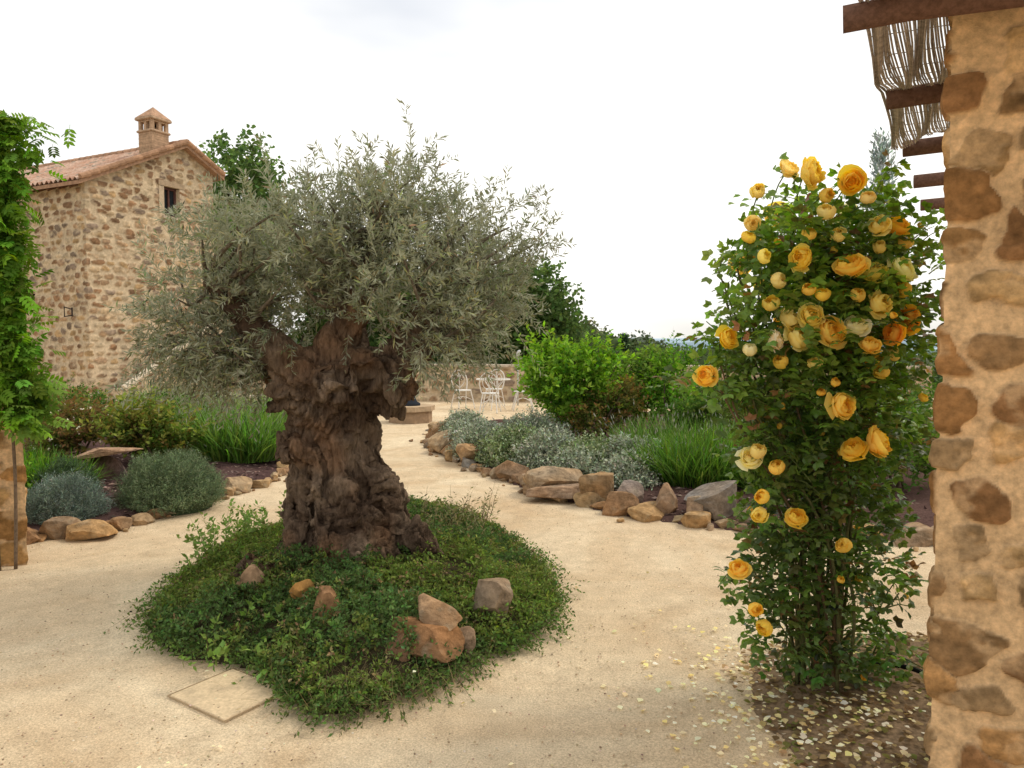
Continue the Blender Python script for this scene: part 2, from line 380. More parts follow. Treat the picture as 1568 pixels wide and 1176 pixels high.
# ------------------------------------------------------------------ HOUSE
house=empty('stone_house')
A0=np.array([-11.9,21.0]); g=np.array([.447,.894]); l=np.array([-.894,.447]); nn_=np.array([.894,-.447])
HM=(.54,.43,.29)
HP=np.array([(.28,.165,.09),(.22,.135,.08),(.36,.24,.14),(.42,.31,.19),(.48,.38,.25),(.31,.21,.13),(.24,.18,.13),(.40,.27,.14)])
HK=dict(rag=.3,pw=3.0,soft=.07,smear=.6)
eave=6.15; S_=.5
Lh=9.0
def P2(s,t,z,n=0): p=A0+g*s+l*t+nn_*n; return np.array([p[0],p[1],z])
zr=eave+3.25*S_; 
top=([0,Lh,Lh+3.25,Lh+4.45],[eave,eave,zr,zr-1.2*S_])
win1=(Lh+2.55,Lh+3.1,eave-.62,eave+.28)
win2=(Lh-3.35,Lh-2.55,1.0-.55,1.0+.55)
wall_panel('walls',[tuple(A0+l*Lh),tuple(A0),tuple(A0+g*4.45)],-.1,zr,.03,.36,.2,3,HP,HM,.03,M_far,house,top,[win1,win2],size=(.6,1.05),**HK)
A=Acc()
def quad(acc,a,b,c,d,cc): acc.add([a,b,c,d],[(0,1,2,3)],cc)
quad(A,P2(4.4,0,-.1),P2(4.4,Lh,-.1),P2(4.4,Lh,zr-1.15*S_),P2(4.4,0,zr-1.15*S_),HM)
A.add([P2(0,Lh,-.1),P2(4.4,Lh,-.1),P2(4.4,Lh,zr-1.15*S_),P2(3.25,Lh,zr),P2(0,Lh,eave)],[(0,1,2),(0,2,3),(0,3,4)],HM)
A.out('rear_walls',M_far,False,house)
A=Acc()
def window(o2,xd,w,z0,z1,outn,glass=(.03,.035,.04),frame=(.16,.09,.05)):
    o2=np.array(o2); xd=np.array(xd); n=np.array(outn)
    c=o2; zc=(z0+z1)/2;h=z1-z0
    def b(du,dn,dz,su,sn,sz,cc): 
        p=c+xd*du+n*dn; box(A,(p[0],p[1],zc+dz),(su,sn,sz),(xd[0],xd[1],0),cc)
    b(0,-.2,0,w,.02,h,glass)
    for sgn in (-1,1):
        b(sgn*(w/2-.03),-.14,0,.06,.06,h,frame); b(0,-.14,sgn*(h/2-.03),w-.12,.055,.06,frame)
        b(sgn*(w/2+.0),-.1,0,.02,.2,h,HM)
    b(0,-.14,0,.05,.05,h-.12,frame)
    b(0,-.02,h/2+.09,w+.4,.14,.16,(.40,.30,.2)); b(0,.02,-h/2-.05,w+.22,.2,.08,(.48,.4,.3))
    for sgn in (-1,1): b(sgn*(w/2+.1),-.02,0,.18,.11,h,(.5,.4,.28))
p=A0+g*2.825; window(p,g,.55,eave-.62,eave+.28,nn_,frame=(.12,.06,.05))
p=A0+l*2.95; window(p,-l,.8,.45,1.55,-g,frame=(.14,.08,.05))
A.out('windows',M_far,False,house)
def roof():
    A=Acc(); pitch=S_
    def slope(s0,s1,z0,z1,t0,t1):
        L_=math.hypot(s1-s0,z1-z0); ns=int(L_/.06); nt=int((t1-t0)/.035)
        sa=np.linspace(0,1,ns); ta=np.linspace(t0,t1,nt); Sx,T=np.meshgrid(sa,ta,indexing='ij')
        d=Sx*L_; course=np.floor(d/.34); fr=d/.34-course
        colm=np.floor(T/.21+.0*course); w=np.cos((T/.21-colm-.5)*2*math.pi)
        hgt=.045*w+.03*(1-fr)+.012*_h(colm,course,course*0,3)
        s=s0+(s1-s0)*Sx; z=z0+(z1-z0)*Sx+hgt+.09
        pts=A0[None,None]+g*s[...,None]+l*T[...,None]
        V=np.concatenate([pts,z[...,None]],-1).reshape(-1,3)
        i=(np.arange(ns-1)[:,None]*nt+np.arange(nt-1)[None]).ravel(); F=np.stack([i,i+1,i+nt+1,i+nt],-1)
        r=_h(colm,course,course*0,9)[...,None]; pal=np.array([.44,.26,.18])*(1-r)+np.array([.54,.39,.30])*r
        r2=_h(colm,course,course*0,12)[...,None]; pal=np.where(r2>.85,np.array([.34,.28,.22]),pal)
        pal=pal*(.75+.35*(w[...,None]*.5+.5))
        A.add(V,F,pal.reshape(-1,3))
    slope(-.35,3.25,eave-.35*S_,zr,-.28,Lh+.3); slope(4.45+.3,3.25,zr-1.5*S_,zr,-.28,Lh+.3)
    for k in range(int((Lh+.5)/.33)):
        t=-.28+k*.33; a=P2(3.25,t,zr+.12);b=P2(3.25,t+.34,zr+.15); c=np.array([.48,.3,.2])*R.uniform(.8,1.15); tube(A,[a,b],[.1,.085],c,9)
    A.out('roof_tiles',M_tile,True,house)
    B=Acc()
    def slab(s0,z0,s1,z1,t0,t1,th,c):
        V=[P2(s0,t0,z0),P2(s1,t0,z1),P2(s1,t1,z1),P2(s0,t1,z0)]; V=V+[v-np.array([0,0,th]) for v in V]
        B.add(V,[(0,1,2,3),(7,6,5,4),(0,4,5,1),(1,5,6,2),(2,6,7,3),(3,7,4,0)],c)
    slab(-.33,eave-.33*S_+.06,3.25,zr+.06,-.25,Lh+.25,.10,(.36,.22,.14))
    slab(3.25,zr+.06,4.72,zr-1.47*S_+.06,-.25,Lh+.25,.10,(.36,.22,.14))
    for k in range(18):
        t=.25+k*.5; a=P2(-.28,t,eave-.28*S_-.08); b=P2(.05,t,eave+.02-.08); 
        tube(B,[a,b],.05,(.13,.07,.04),4)
    for (s0,z0,s1,z1) in ((-.3,eave-.3*S_,3.25,zr),(4.7,zr-1.45*S_,3.25,zr)):
        n=int(math.hypot(s1-s0,z1-z0)/.3)
        for k in range(n):
            f0=k/n; f1=(k+1)/n; a=P2(s0+(s1-s0)*f0,-.26,z0+(z1-z0)*f0+.15); b=P2(s0+(s1-s0)*f1,-.26,z0+(z1-z0)*f1+.13)
            tube(B,[a,b],[.07,.085],np.array([.40,.24,.15])*R.uniform(.8,1.2),8)
    B.out('roof_deck_and_verge',M_tile,False,house)
roof()
A=Acc(); cp=A0+g*2.55+l*.38; BR=(.46,.31,.20)
def cb(z0,z1,w,c,bev=0.0): box(A,(cp[0],cp[1],(z0+z1)/2),(w,w,z1-z0),(g[0],g[1],0),c,bev)
z_=6.9; kk=0
while z_<8.05:
    w_=.60+(.004 if kk%2 else 0); cb(z_,z_+.066,w_,tuple(np.array(BR)*R.uniform(.85,1.12))); z_+=.072; kk+=1
cb(6.9,8.05,.585,(.50,.40,.29)); cb(8.05,8.12,.70,(.48,.34,.23),.02)
for a in (-1,0,1):
    for b in (-1,0,1):
        if a==0 and b==0: continue
        q=cp+g*a*.25+l*b*.25; box(A,(q[0],q[1],8.27),(.1,.1,.3),(g[0],g[1],0),(.46,.31,.2))
for a in (-1,1):
    for k in (-.125,.125):
        for (d1,d2) in ((g,l),(l,g)):
            q=cp+d1*a*.25+d2*k; box(A,(q[0],q[1],8.39),(.1 if d1 is g else .16,.1 if d1 is l else .16,.05),(g[0],g[1],0),(.45,.3,.19))
cb(8.3,8.32,.3,(.02,.02,.02)); cb(8.42,8.5,.76,(.48,.34,.23),.02)
ap=np.array([cp[0],cp[1],8.88]); bs=[np.array([*(cp+g*x*.37+l*y*.37),8.5]) for x,y in ((-1,-1),(1,-1),(1,1),(-1,1))]
A.add(bs+[ap],[(0,4,1),(1,4,2),(2,4,3),(3,4,0)],(.46,.29,.19))
A.out('chimney',M_tile,False,house)
A=Acc(); q=A0+l*.55-g*.12
tube(A,[(q[0],q[1],2.35),(q[0],q[1],2.6)],.02,(.04,.03,.03)); q2=q+l*.35
tube(A,[(q[0],q[1],2.55),(q2[0],q2[1],2.62),(q2[0],q2[1],2.35),(q[0],q[1],2.38)],.018,(.04,.03,.03))
A.out('iron_wall_bracket',M_iron,False,house)
stairs=empty('stone_staircase')
o=A0+nn_*1.0
wall_panel('stair_wall',[tuple(A0+g*.3+nn_*.02),tuple(o+g*.3),tuple(o+g*5.4),tuple(o+g*5.4-nn_*.95)],-.1,2.7,.035,.36,.2,12,HP,HM,.03,M_far,stairs,([0,.98,.98+3.8,8],[.3,.3,2.55,2.55]),[(.98+3.15,.98+3.85,-.2,1.35)],size=(.6,1.05),**HK)
A=Acc()
for k in range(13):
    s=.3+k*3.8/13; z=.12+k*.165; q=A0+g*(s+.15)+nn_*.5; box(A,(q[0],q[1],z/2),(.3,.94,z),(g[0],g[1],0),(.5,.42,.3))
q=A0+g*4.7+nn_*.5; box(A,(q[0],q[1],2.2),(1.2,.94,.2),(g[0],g[1],0),(.5,.42,.3))
c0=o+g*.3;c1=o+g*4.1;c2=o+g*5.4
tube(A,[(c0[0],c0[1],.33),(c1[0],c1[1],2.58),(c2[0],c2[1],2.58)],.10,(.60,.52,.40),6)
A.out('steps',M_far,False,stairs)
A=Acc(); q=o+g*3.8-nn_*.25; box(A,(q[0],q[1],.65),(.9,.05,1.4),(g[0],g[1],0),(.05,.03,.025)); A.out('cellar_door',M_wood,False,stairs)

def low_wall(name,p0,p1,h,th=.4,cap=True,seed=1,mortar=HM,pal=HP):
    e=empty(name); p0=np.array(p0,float);p1=np.array(p1,float); d=nrm(p1-p0); n=np.array([d[1],-d[0]])
    wall_panel('masonry',[tuple(p0-n*th),tuple(p0),tuple(p1),tuple(p1-n*th)],-.15,h,.035,.36,.2,seed,pal,mortar,.025,M_far,e,size=(.6,1.05),**HK)
    A=Acc(); c=(p0+p1)/2-n*th/2; L_=np.linalg.norm(p1-p0); m=max(1,int(L_/.5))
    for k in range(m):
        q=p0+d*(k+.5)*L_/m-n*th/2; box(A,(q[0],q[1],h+.03+R.uniform(-.008,.008)),(L_/m-.012,th+.08,.07),(d[0],d[1],0),np.array([.5,.42,.32])*R.uniform(.8,1.1),.01)
    box(A,(c[0]-n[0]*.02,c[1]-n[1]*.02,h/2-.05),(L_-.08,th-.08,h-.04),(d[0],d[1],0),HM)
    A.out('coping',M_far,False,e); return e
low_wall('terrace_wall',(-3.6,20.6),(10.5,18.6),.95,.4,seed=21)
low_wall('courtyard_wall',(-9.2,23.8),(-4.8,22.2),.62,.4,seed=22)
low_wall('low_stone_wall',(-6.6,16.6),(-5.0,16.9),.34,.35,seed=23,mortar=(.6,.52,.4))
A=Acc()
for k in range(24):
    f=k/23; x=-9.1+4.2*f;y=23.6-1.5*f; tube(A,[(x,y,.6),(x,y,1.15)],.012,(.05,.045,.04),4)
tube(A,[(-9.15,23.62,1.15),(-4.85,22.1,1.15)],.02,(.05,.045,.04),5)
A.out('iron_railing',M_iron)

pl=empty('stone_plinth'); A=Acc()
px,py=-2.05,15.0
a=np.linspace(0,2*math.pi,9)[:-1]+.3
for z0,z1,r0,r1,c in ((0,.24,.44,.44,(.36,.25,.16)),(.24,.34,.5,.5,(.46,.34,.22))):
    V=[(px+r0*math.cos(t),py+r0*math.sin(t),z0) for t in a]+[(px+r1*math.cos(t),py+r1*math.sin(t),z1) for t in a]+[(px,py,z1)]
    F=[(k,(k+1)%8,8+(k+1)%8) for k in range(8)]+[(k,8+(k+1)%8,8+k) for k in range(8)]+[(8+k,8+(k+1)%8,16) for k in range(8)]
    A.add(V,F,c)
A.out('stone_base',M_far,False,pl); A=Acc()
tube(A,[(px,py,.34),(px,py,.38),(px,py,.42),(px,py,.6),(px,py,.72),(px,py,.8)],[.2,.2,.13,.07,.035,.01],(.035,.04,.05),14)
A.out('iron_cone_finial',M_iron,True,pl)

# ------------------------------------------------------------------ garden chairs/table
CW=(.74,.71,.65)
def chair(x,y,ang):
    e=empty('garden_chair'); A=Acc(); c=CW; ca,sa=math.cos(ang),math.sin(ang)
    def w(p): return (x+p[0]*ca-p[1]*sa,y+p[0]*sa+p[1]*ca,p[2])
    r=.013
    t=np.linspace(0,2*math.pi,19); seat=[w((.2*math.cos(q),.2*math.sin(q),.45)) for q in t]; tube(A,seat,r,c,5)
    for k in np.linspace(-.16,.16,7): hw=math.sqrt(.04-k*k); tube(A,[w((k,-hw,.45)),w((k,hw,.45))],.006,c,4); tube(A,[w((-hw,k,.452)),w((hw,k,.452))],.006,c,4)
    for sx in (-1,1):
        tube(A,curve([w((sx*.15,-.13,.45)),w((sx*.19,-.19,.2)),w((sx*.21,-.24,0))],7),r,c,5)
        tube(A,curve([w((sx*.15,.13,.45)),w((sx*.18,.2,.2)),w((sx*.2,.26,0))],7),r,c,5)
    tube(A,curve([w((-.17,.14,.45)),w((-.21,.2,.68)),w((-.15,.23,.86)),w((0,.24,.93)),w((.15,.23,.86)),w((.21,.2,.68)),w((.17,.14,.45))],25),r,c,5)
    for sx in (-1,1):
        tube(A,curve([w((0,.17,.5)),w((sx*.12,.19,.62)),w((sx*.13,.21,.75)),w((sx*.06,.22,.82)),w((sx*.02,.21,.74)),w((sx*.07,.2,.69))],18),.008,c,4)
    tube(A,[w((0,.17,.46)),w((0,.23,.9))],.008,c,4)
    tube(A,curve([w((-.17,-.17,.22)),w((0,0,.3)),w((.17,.2,.22))],7),.007,c,4);tube(A,curve([w((.17,-.17,.22)),w((0,0,.3)),w((-.17,.2,.22))],7),.007,c,4)
    A.out('wire_frame',M_paint,True,e)
chair(-1.2,18.1,.5); chair(-.45,18.6,-.3); chair(.25,17.6,-1.5); chair(-.5,17.0,3.0)
def table(x,y):
    e=empty('garden_table');A=Acc();c=CW
    t=np.linspace(0,2*math.pi,25); tube(A,[(x+.4*math.cos(q),y+.4*math.sin(q),.73) for q in t],.016,c,6)
    for k in np.linspace(-.34,.34,11): hw=math.sqrt(.16-k*k); tube(A,[(x+k,y-hw,.73),(x+k,y+hw,.73)],.007,c,4)
    for q in np.arange(3)*2.094+.4:
        tube(A,curve([(x+.3*math.cos(q),y+.3*math.sin(q),.73),(x+.08*math.cos(q),y+.08*math.sin(q),.4),(x+.32*math.cos(q),y+.32*math.sin(q),0)],12),.012,c,5)
    tube(A,[(x+.09*math.cos(q),y+.09*math.sin(q),.4) for q in t],.01,c,4)
    A.out('wire_table',M_paint,True,e)
table(-.45,17.8)
A=Acc(); tube(A,[(.15,19.0,0),(.15,19.0,1.25)],.02,(.5,.5,.48)); tube(A,curve([(.15,19,1.25),(.16,19,1.36),(.22,19,1.40)],6),[.025,.04,.045,.045,.04,.025],(.6,.6,.58)); A.out('garden_lamp_post',M_paint,True)

# ------------------------------------------------------------------ BEDS
LB=chaikin([(-3.95,5.85),(-3.55,6.15),(-3.25,6.6),(-3.05,7.3),(-2.8,8.3),(-2.85,9.5),(-3.3,11),(-4.2,13.2),(-6.2,15),(-14,17),(-14,8),(-5,6.1)],2)
RB=chaikin([(-1.35,14.3),(-1.3,12.3),(-1.1,11),(-.5,9.4),(.15,8.1),(.75,7.1),(1.3,6.6),(1.75,6.35),(2.3,6.15),(4,5.7),(8,5.5),(9.5,17),(5,17.5),(1.2,16.0),(-.5,14.9)],2)
hb=lambda x,y,s: .03+.10*sm(0,.8,s)+.02*fbm(np.stack([x*4,y*4,x*0],-1),3,2)
region('garden_bed',LB,hb,M_soil,(.09,.055,.05),.07); region('garden_bed',RB,hb,M_soil,(.10,.06,.05),.07)
def mulch(poly,n,name):
    A=Acc(); p=samp(poly,n,.05); P=np.column_stack([p,.15+R.uniform(-.02,.01,n)]); s=sdist(poly,p[:,0],p[:,1]); P[:,2]=hb(p[:,0],p[:,1],s)+.012
    D=R.normal(size=(n,3))*[1,1,.15]; pal=np.array([(.13,.08,.07),(.2,.13,.11),(.08,.05,.045),(.28,.2,.17)])[R.integers(0,4,n)]
    inst(A,SMALL,P,D,R.uniform(.03,.08,n),pal,upb=.7); A.out(name,M_leafo)
mulch(chaikin([(-3.6,6.2),(-3.0,7.3),(-2.8,8.5),(-3.2,11),(-7,11),(-6,6.2)],1),5000,'bark_mulch'); mulch(chaikin([(-1.2,12),(-.5,9.4),(.15,8.1),(.75,7.1),(1.3,6.6),(2.5,6.2),(4.5,6),(4.5,10),(0,12)],1),6000,'bark_mulch')
def border(name,pts,extra,size,seed):
    A=Acc(); P=curve([(a,b,0) for a,b in pts],200); d=np.concatenate([[0],np.cumsum(np.linalg.norm(np.diff(P,axis=0),axis=1))]); r=np.random.default_rng(seed); s=0; k=0
    while s<d[-1]:
        w=r.uniform(*size)*(.7 if r.uniform()<.4 else 1.15); x=np.interp(s+w/2,d,P[:,0]);y=np.interp(s+w/2,d,P[:,1]); h=w*r.uniform(.35,.8)
        rock(A,(x+r.uniform(-.06,.06),y+r.uniform(-.06,.06),h*.25),(w*1.05,w*r.uniform(.6,.95),h),RC[r.integers(len(RC))],r.uniform(-.5,.5)+math.atan2(np.interp(s+.1,d,P[:,1])-np.interp(s,d,P[:,1]),np.interp(s+.1,d,P[:,0])-np.interp(s,d,P[:,0])),seed+k,ICO4); s+=w*.86; k+=1
    for q in extra: rock(A,*q)
    for q in range(int(d[-1]*7)):
        s=r.uniform(0,d[-1]); w=r.uniform(.03,.08); rock(A,(np.interp(s,d,P[:,0])+r.normal()*.14,np.interp(s,d,P[:,1])+r.normal()*.14,w*.25),(w*1.3,w,w*.7),RC[r.integers(len(RC))],r.uniform(0,3),900+q,ICO3)
    A.out(name,M_rock,False)
border('rock_border',[(-4.1,5.85),(-3.65,6.05),(-3.28,6.6),(-3.05,7.3),(-2.8,8.3),(-2.85,9.5),(-3.3,11),(-4.2,13.2)],
 [((-3.45,6.05,.07),(.40,.3,.18),RC[5],.3,5),((-2.95,7.9,.06),(.35,.25,.2),RC[2],.6,8)],(.12,.27),50)
border('rock_border',[(-1.35,14.2),(-1.32,12.3),(-1.1,11),(-.5,9.4),(.15,8.15),(.75,7.2),(1.3,6.65),(1.75,6.4),(2.35,6.15),(3.5,5.8)],
 [((-.95,10.7,.16),(.5,.4,.36),RC[2],.3,21),((-1.15,12.0,.16),(.45,.4,.34),RC[1],.3,22),((-.55,9.75,.13),(.42,.35,.3),RC[0],.9,23),
  ((-.05,8.6,.11),(.5,.34,.26),RC[4],-.8,24),((.42,7.75,.17),(.78,.5,.28),(.40,.285,.175),-.25,25),((.5,7.5,.08),(.7,.5,.16),(.33,.22,.14),-.2,26),((.86,7.3,.18),(.44,.36,.38),(.36,.235,.125),.5,27),
  ((1.1,7.05,.12),(.3,.3,.3),(.28,.215,.17),1.2,28),((1.42,6.75,.14),(.26,.24,.34),(.35,.225,.135),.4,29),((1.83,6.65,.17),(.56,.4,.36),(.235,.20,.165),-.1,30),((2.08,6.4,.11),(.26,.24,.26),(.28,.205,.15),.5,31),((1.62,6.55,.1),(.2,.2,.28),(.38,.26,.165),.2,32)],(.16,.32),90)
A=Acc(); rock(A,(-4.4,8.0,.42),(.85,.5,.12),(.33,.22,.15),.1,61); rock(A,(-4.4,8.05,.18),(.6,.36,.42),(.20,.13,.1),.1,62); A.out('flat_stone_seat',M_rock,False)

# ------------------------------------------------------------------ plants
def shrub(name,x,y,rx,h,cols,n=260,L=.28,M=14,T=SMALL,ls=.06,tip=None,base=.1,droop=.15,stems=6,flowers=None,rz=None,jit=.22,mat=None):
    e=empty(name); A=Acc(); S=Acc(); rz=rz or h*.42; zc=h-rz
    lob=[(x,y,zc,rx*.8,rx*.7,rz*.8)]
    for k in range(8):
        a=R.uniform(0,6.28); lob.append((x+rx*.65*math.cos(a),y+rx*.55*math.sin(a),zc+R.uniform(-.5,.6)*rz,rx*.42,rx*.42,rz*.42))
    P,d,idx=inlobes(lob,n,.2); P[:,2]=np.maximum(P[:,2],.08)
    D=d*.7+np.array([0,0,.75])+R.normal(size=(n,3))*.35
    ci=np.array(cols)[R.integers(0,len(cols),n)]*1.15; clump=1+.4*fbm(P*4,2,int(abs(x*10)))[:,None]
    shoots(A,P-nrm(D)*L*.4,D,L*R.uniform(.6,1.6,n),M,T,ls,ci*clump,tip=tip,droop=droop,jit=jit,upb=.4)
    for k in range(stems):
        q,_,_=inlobes(lob[1:],1,.1); q=q[0]; b=np.array([x+R.uniform(-.1,.1),y+R.uniform(-.1,.1),.02]); tube(S,curve([b,(b+q)/2+[R.uniform(-.08,.08),0,.05],q],7),np.linspace(.02,.006,7),(.12,.09,.06),5)
    S.out('stems',M_wood,True,e); A.out('foliage',mat or M_leaf,False,e)
    if flowers:
        B=Acc(); P,d,_=inlobes(lob,flowers[0],.9); inst(B,BROAD,np.repeat(P+d*.05,4,0),R.normal(size=(len(P)*4,3)),flowers[2],flowers[1]); B.out('flowers',M_rose,False,e)
    return e
def grasses(name,x,y,rx,ry,h,n,cols,w=1.0,spikes=0,spc=(.3,.25,.35),lean=.45,z0=.1):
    e=empty(name);A=Acc(); a=R.uniform(0,6.28,n); r=np.sqrt(R.uniform(0,1,n)); X=np.cos(a)*r; Y=np.sin(a)*r
    P=np.column_stack([x+X*rx*.75,y+Y*ry*.75,np.full(n,z0)]); D=np.column_stack([X*lean*1.3,Y*lean*1.3,np.ones(n)])+R.normal(size=(n,3))*.2
    T=(BLADE[0]*[w,1,1],BLADE[1]); S=h*R.uniform(.55,1.1,n)*(1-.25*r)*(1+.25*fbm(P*3,2,4))
    inst(A,T,P,D,S,np.array(cols)[R.integers(0,len(cols),n)],jit=.3)
    if spikes:
        k=R.integers(0,n,spikes); pp=P[k]+nrm(D[k])*S[k][:,None]*R.uniform(.9,1.1,(spikes,1)); inst(A,(LEAF4[0]*[.25,1,1],LEAF4[1]),pp,D[k]+R.normal(size=(spikes,3))*.1,.07,spc)
    A.out('blades',M_leaf,False,e); return e
def dome(name,x,y,rx,h,cols,n=2600,ls=.035,L=.14,M=9,T=NEEDLE,z0=.08,lump=.24):
    e=empty(name);A=Acc(); d=nrm(R.normal(size=(n,3))); d[:,2]=np.abs(d[:,2]); u=.80+.2*R.uniform(0,1,n)+lump*fbm(d*3+x,3,3)
    P=np.column_stack([x+d[:,0]*rx*u,y+d[:,1]*rx*u,z0+d[:,2]*h*u]); D=d+[0,0,.6]+R.normal(size=(n,3))*.3
    c=np.array(cols)[R.integers(0,len(cols),n)]*(1+.3*fbm(P*6,2,2)[:,None])
    shoots(A,P-nrm(D)*L*.7,D,L*R.uniform(.7,1.3,n),M,T,ls,c,stemc=np.array(cols[0])*.8,droop=.05,stemw=.003,jit=.2)
    A.out('foliage',M_leafo,False,e)
    V,F=ICO3; B=Acc(); B.add(V*[rx*.72,rx*.72,h*.72]+[x,y,z0],F,np.array(cols[0])*.35); B.out('inner_core',M_soil,True,e); return e  # solid core in darkened foliage colour, fills the dome
GR=[(.08,.14,.03),(.06,.115,.025),(.12,.19,.04)]; GB=[(.12,.25,.03),(.17,.31,.04),(.08,.18,.03)]
dome('santolina_bush',-3.28,7.15,.5,.46,[(.20,.27,.14),(.26,.33,.18),(.15,.21,.11)],4200)
dome('lavender_bush',-3.95,6.5,.32,.34,[(.24,.31,.26),(.30,.37,.30),(.18,.25,.19)],1800)
dome('santolina_bush',-4.3,7.1,.3,.4,[(.12,.18,.09),(.08,.13,.06)],1500)
grasses('lavender_clump',-3.55,9.6,.75,.6,.8,2600,[(.14,.26,.05),(.20,.33,.07),(.11,.19,.05)],.8,250,(.26,.28,.2))
grasses('lavender_clump',-4.25,9.9,.6,.6,.8,1600,[(.14,.22,.06),(.20,.28,.09)],.8,150,(.3,.3,.24))
grasses('lavender_clump',-5.6,12.5,1.1,.8,.95,2400,[(.22,.29,.13),(.27,.33,.16)],1.1,300,(.38,.37,.3))
grasses('lavender_clump',-4.2,12.3,.7,.6,.8,1500,[(.17,.27,.08),(.24,.32,.11)],1.1,200,(.38,.37,.3))
grasses('ornamental_grass',-4.6,7.3,.45,.4,.55,900,GB,.9)
grasses('ornamental_grass',-5.2,7.7,.5,.4,.6,900,GR,.9)
shrub('photinia_shrub',-4.3,8.9,.5,.95,GR+[(.18,.13,.04)],380,tip=(.24,.27,.06),ls=.07)
shrub('nandina_shrub',-5.55,9.2,.5,.85,[(.09,.14,.03),(.15,.09,.045),(.11,.14,.035)],340,tip=(.22,.13,.055),ls=.065,flowers=(60,(.8,.75,.6),.03))
shrub('nandina_shrub',-6.3,10.2,.5,.9,[(.09,.14,.03),(.13,.11,.045)],280,tip=(.18,.17,.05),ls=.065)
shrub('green_shrub',-5.0,10.8,.5,.85,GR,260); shrub('green_shrub',-7.2,12,.8,.95,GR,360)
shrub('green_shrub',-4.9,6.9,.35,.5,GB,160,flowers=(30,(.8,.78,.65),.03))
for (x,y,r,h) in ((-.6,10.9,.42,.36),(-.35,10.1,.45,.38),(.1,9.5,.5,.4),(.55,9.0,.5,.42),(.95,8.5,.45,.40),(1.35,8.4,.5,.42),(.3,10.3,.6,.5),(-.75,12.0,.4,.36),(1.75,8.1,.4,.38),(.75,8.2,.33,.28),(1.25,7.8,.33,.30)):
    s=(x*7+y)%1
    dome('artemisia_bush',x,y,r,h,[(.36,.40,.29),(.45,.48,.36),(.27,.32,.20)] if s>.3 else [(.21,.28,.11),(.28,.34,.16),(.32,.37,.22)],1300,ls=.045,L=.22,M=10,T=wl(LEAF4,.45),lump=.3)
grasses('lavender_clump',2.05,7.9,.8,.6,.72,3400,[(.12,.22,.04),(.16,.28,.05),(.09,.17,.035)],.7,200,(.2,.24,.12))
grasses('lavender_clump',2.9,7.6,.8,.6,.72,2600,[(.12,.22,.04),(.16,.28,.05),(.09,.17,.035)],.7,150,(.2,.24,.12))
grasses('lavender_clump',1.9,9.2,.7,.5,.75,1800,[(.12,.2,.05),(.15,.25,.06)],.8,150,(.3,.3,.24))
grasses('lavender_clump',3.0,9.0,.8,.6,.8,2000,[(.12,.2,.05),(.15,.25,.06)],.8,150,(.3,.3,.24))
shrub('laurel_shrub',.85,10.7,.66,1.72,GB,620,L=.34,ls=.085,M=15,tip=(.26,.42,.06),rz=.72)
shrub('laurel_shrub',1.75,11.3,.7,1.5,GR+GB,520,L=.32,ls=.08,tip=(.18,.26,.06),rz=.65)
shrub('laurel_shrub',2.35,10.6,.3,1.62,GB,140,L=.42,ls=.075,rz=.6)
shrub('photinia_shrub',1.3,10.3,.45,1.1,[(.13,.14,.04),(.09,.14,.03)],260,tip=(.24,.14,.05))
shrub('green_shrub',3.2,11.2,.7,1.15,GR,400); shrub('green_shrub',4.3,11.6,.8,1.15,GR,400,tip=(.18,.24,.07)); shrub('photinia_shrub',3.4,10.1,.55,1.0,[(.12,.13,.04),(.09,.14,.03)],300,tip=(.24,.13,.06),flowers=(30,(.75,.65,.55),.03))
shrub('green_shrub',2.5,9.8,.5,.9,GR,260); shrub('green_shrub',5.4,10.5,1.0,1.2,GR,400); shrub('green_shrub',4.2,9.0,.8,1.0,GR,380); shrub('green_shrub',.9,13.2,.5,.8,GR,240)
shrub('green_shrub',6.5,8.5,1.1,1.3,GR,400); shrub('green_shrub',3.9,7.4,.7,.95,GR,320)

# ------------------------------------------------------------------ background trees
def tree(name,x,y,zb,h,r,cols,nl=11,ncl=900,ls=.28,M=8,L=.9,slim=1.0):
    e=empty(name);A=Acc();B=Acc(); rz=h*.36*slim; zc=zb+h-rz
    lob=[(x,y,zc,r*.7,r*.7,rz*.8)]
    for k in range(nl):
        d=nrm(R.normal(size=3)); lob.append((x+d[0]*r*.62,y+d[1]*r*.62,zc+d[2]*rz*.66,r*.42,r*.42,rz*.38))
    P,d,_=inlobes(lob,ncl,.35); D=d+R.normal(size=(ncl,3))*.5+[0,0,.3]
    c=np.array(cols)[R.integers(0,len(cols),ncl)]*(1+.45*fbm(P*.9,2,5)[:,None])
    shoots(A,P,D,L*R.uniform(.5,1.2,ncl),M,BROAD,ls,c,stemw=0,jit=.2,spread=.9)
    tube(B,curve([(x,y,zb-.5),(x+.1,y,zb+h*.3),(x,y,zc+rz*.3)],8),np.linspace(.22,.06,8)*h/8,(.14,.10,.07),8)
    for q in lob[1:7]: tube(B,curve([(x,y,zb+h*.35),((x+q[0])/2,(y+q[1])/2,(zb+h*.4+q[2])/2-.1),q[:3]],7),np.linspace(.09,.02,7)*h/8,(.14,.10,.07),6)
    B.out('trunk',M_wood,True,e); A.out('crown',M_leaf,False,e)
TG=[(.10,.155,.05),(.13,.195,.06),(.08,.135,.045)]
tree('broadleaf_tree',-10.9,30,-1.2,10.9,2.4,[(.12,.19,.06),(.16,.25,.075),(.10,.16,.055)],12,2000,ls=.2)
tree('broadleaf_tree',-7.2,33,-1.5,8.0,2.6,TG,10,700); tree('broadleaf_tree',-15.5,34,-1.5,8.5,3.2,TG,10,600)
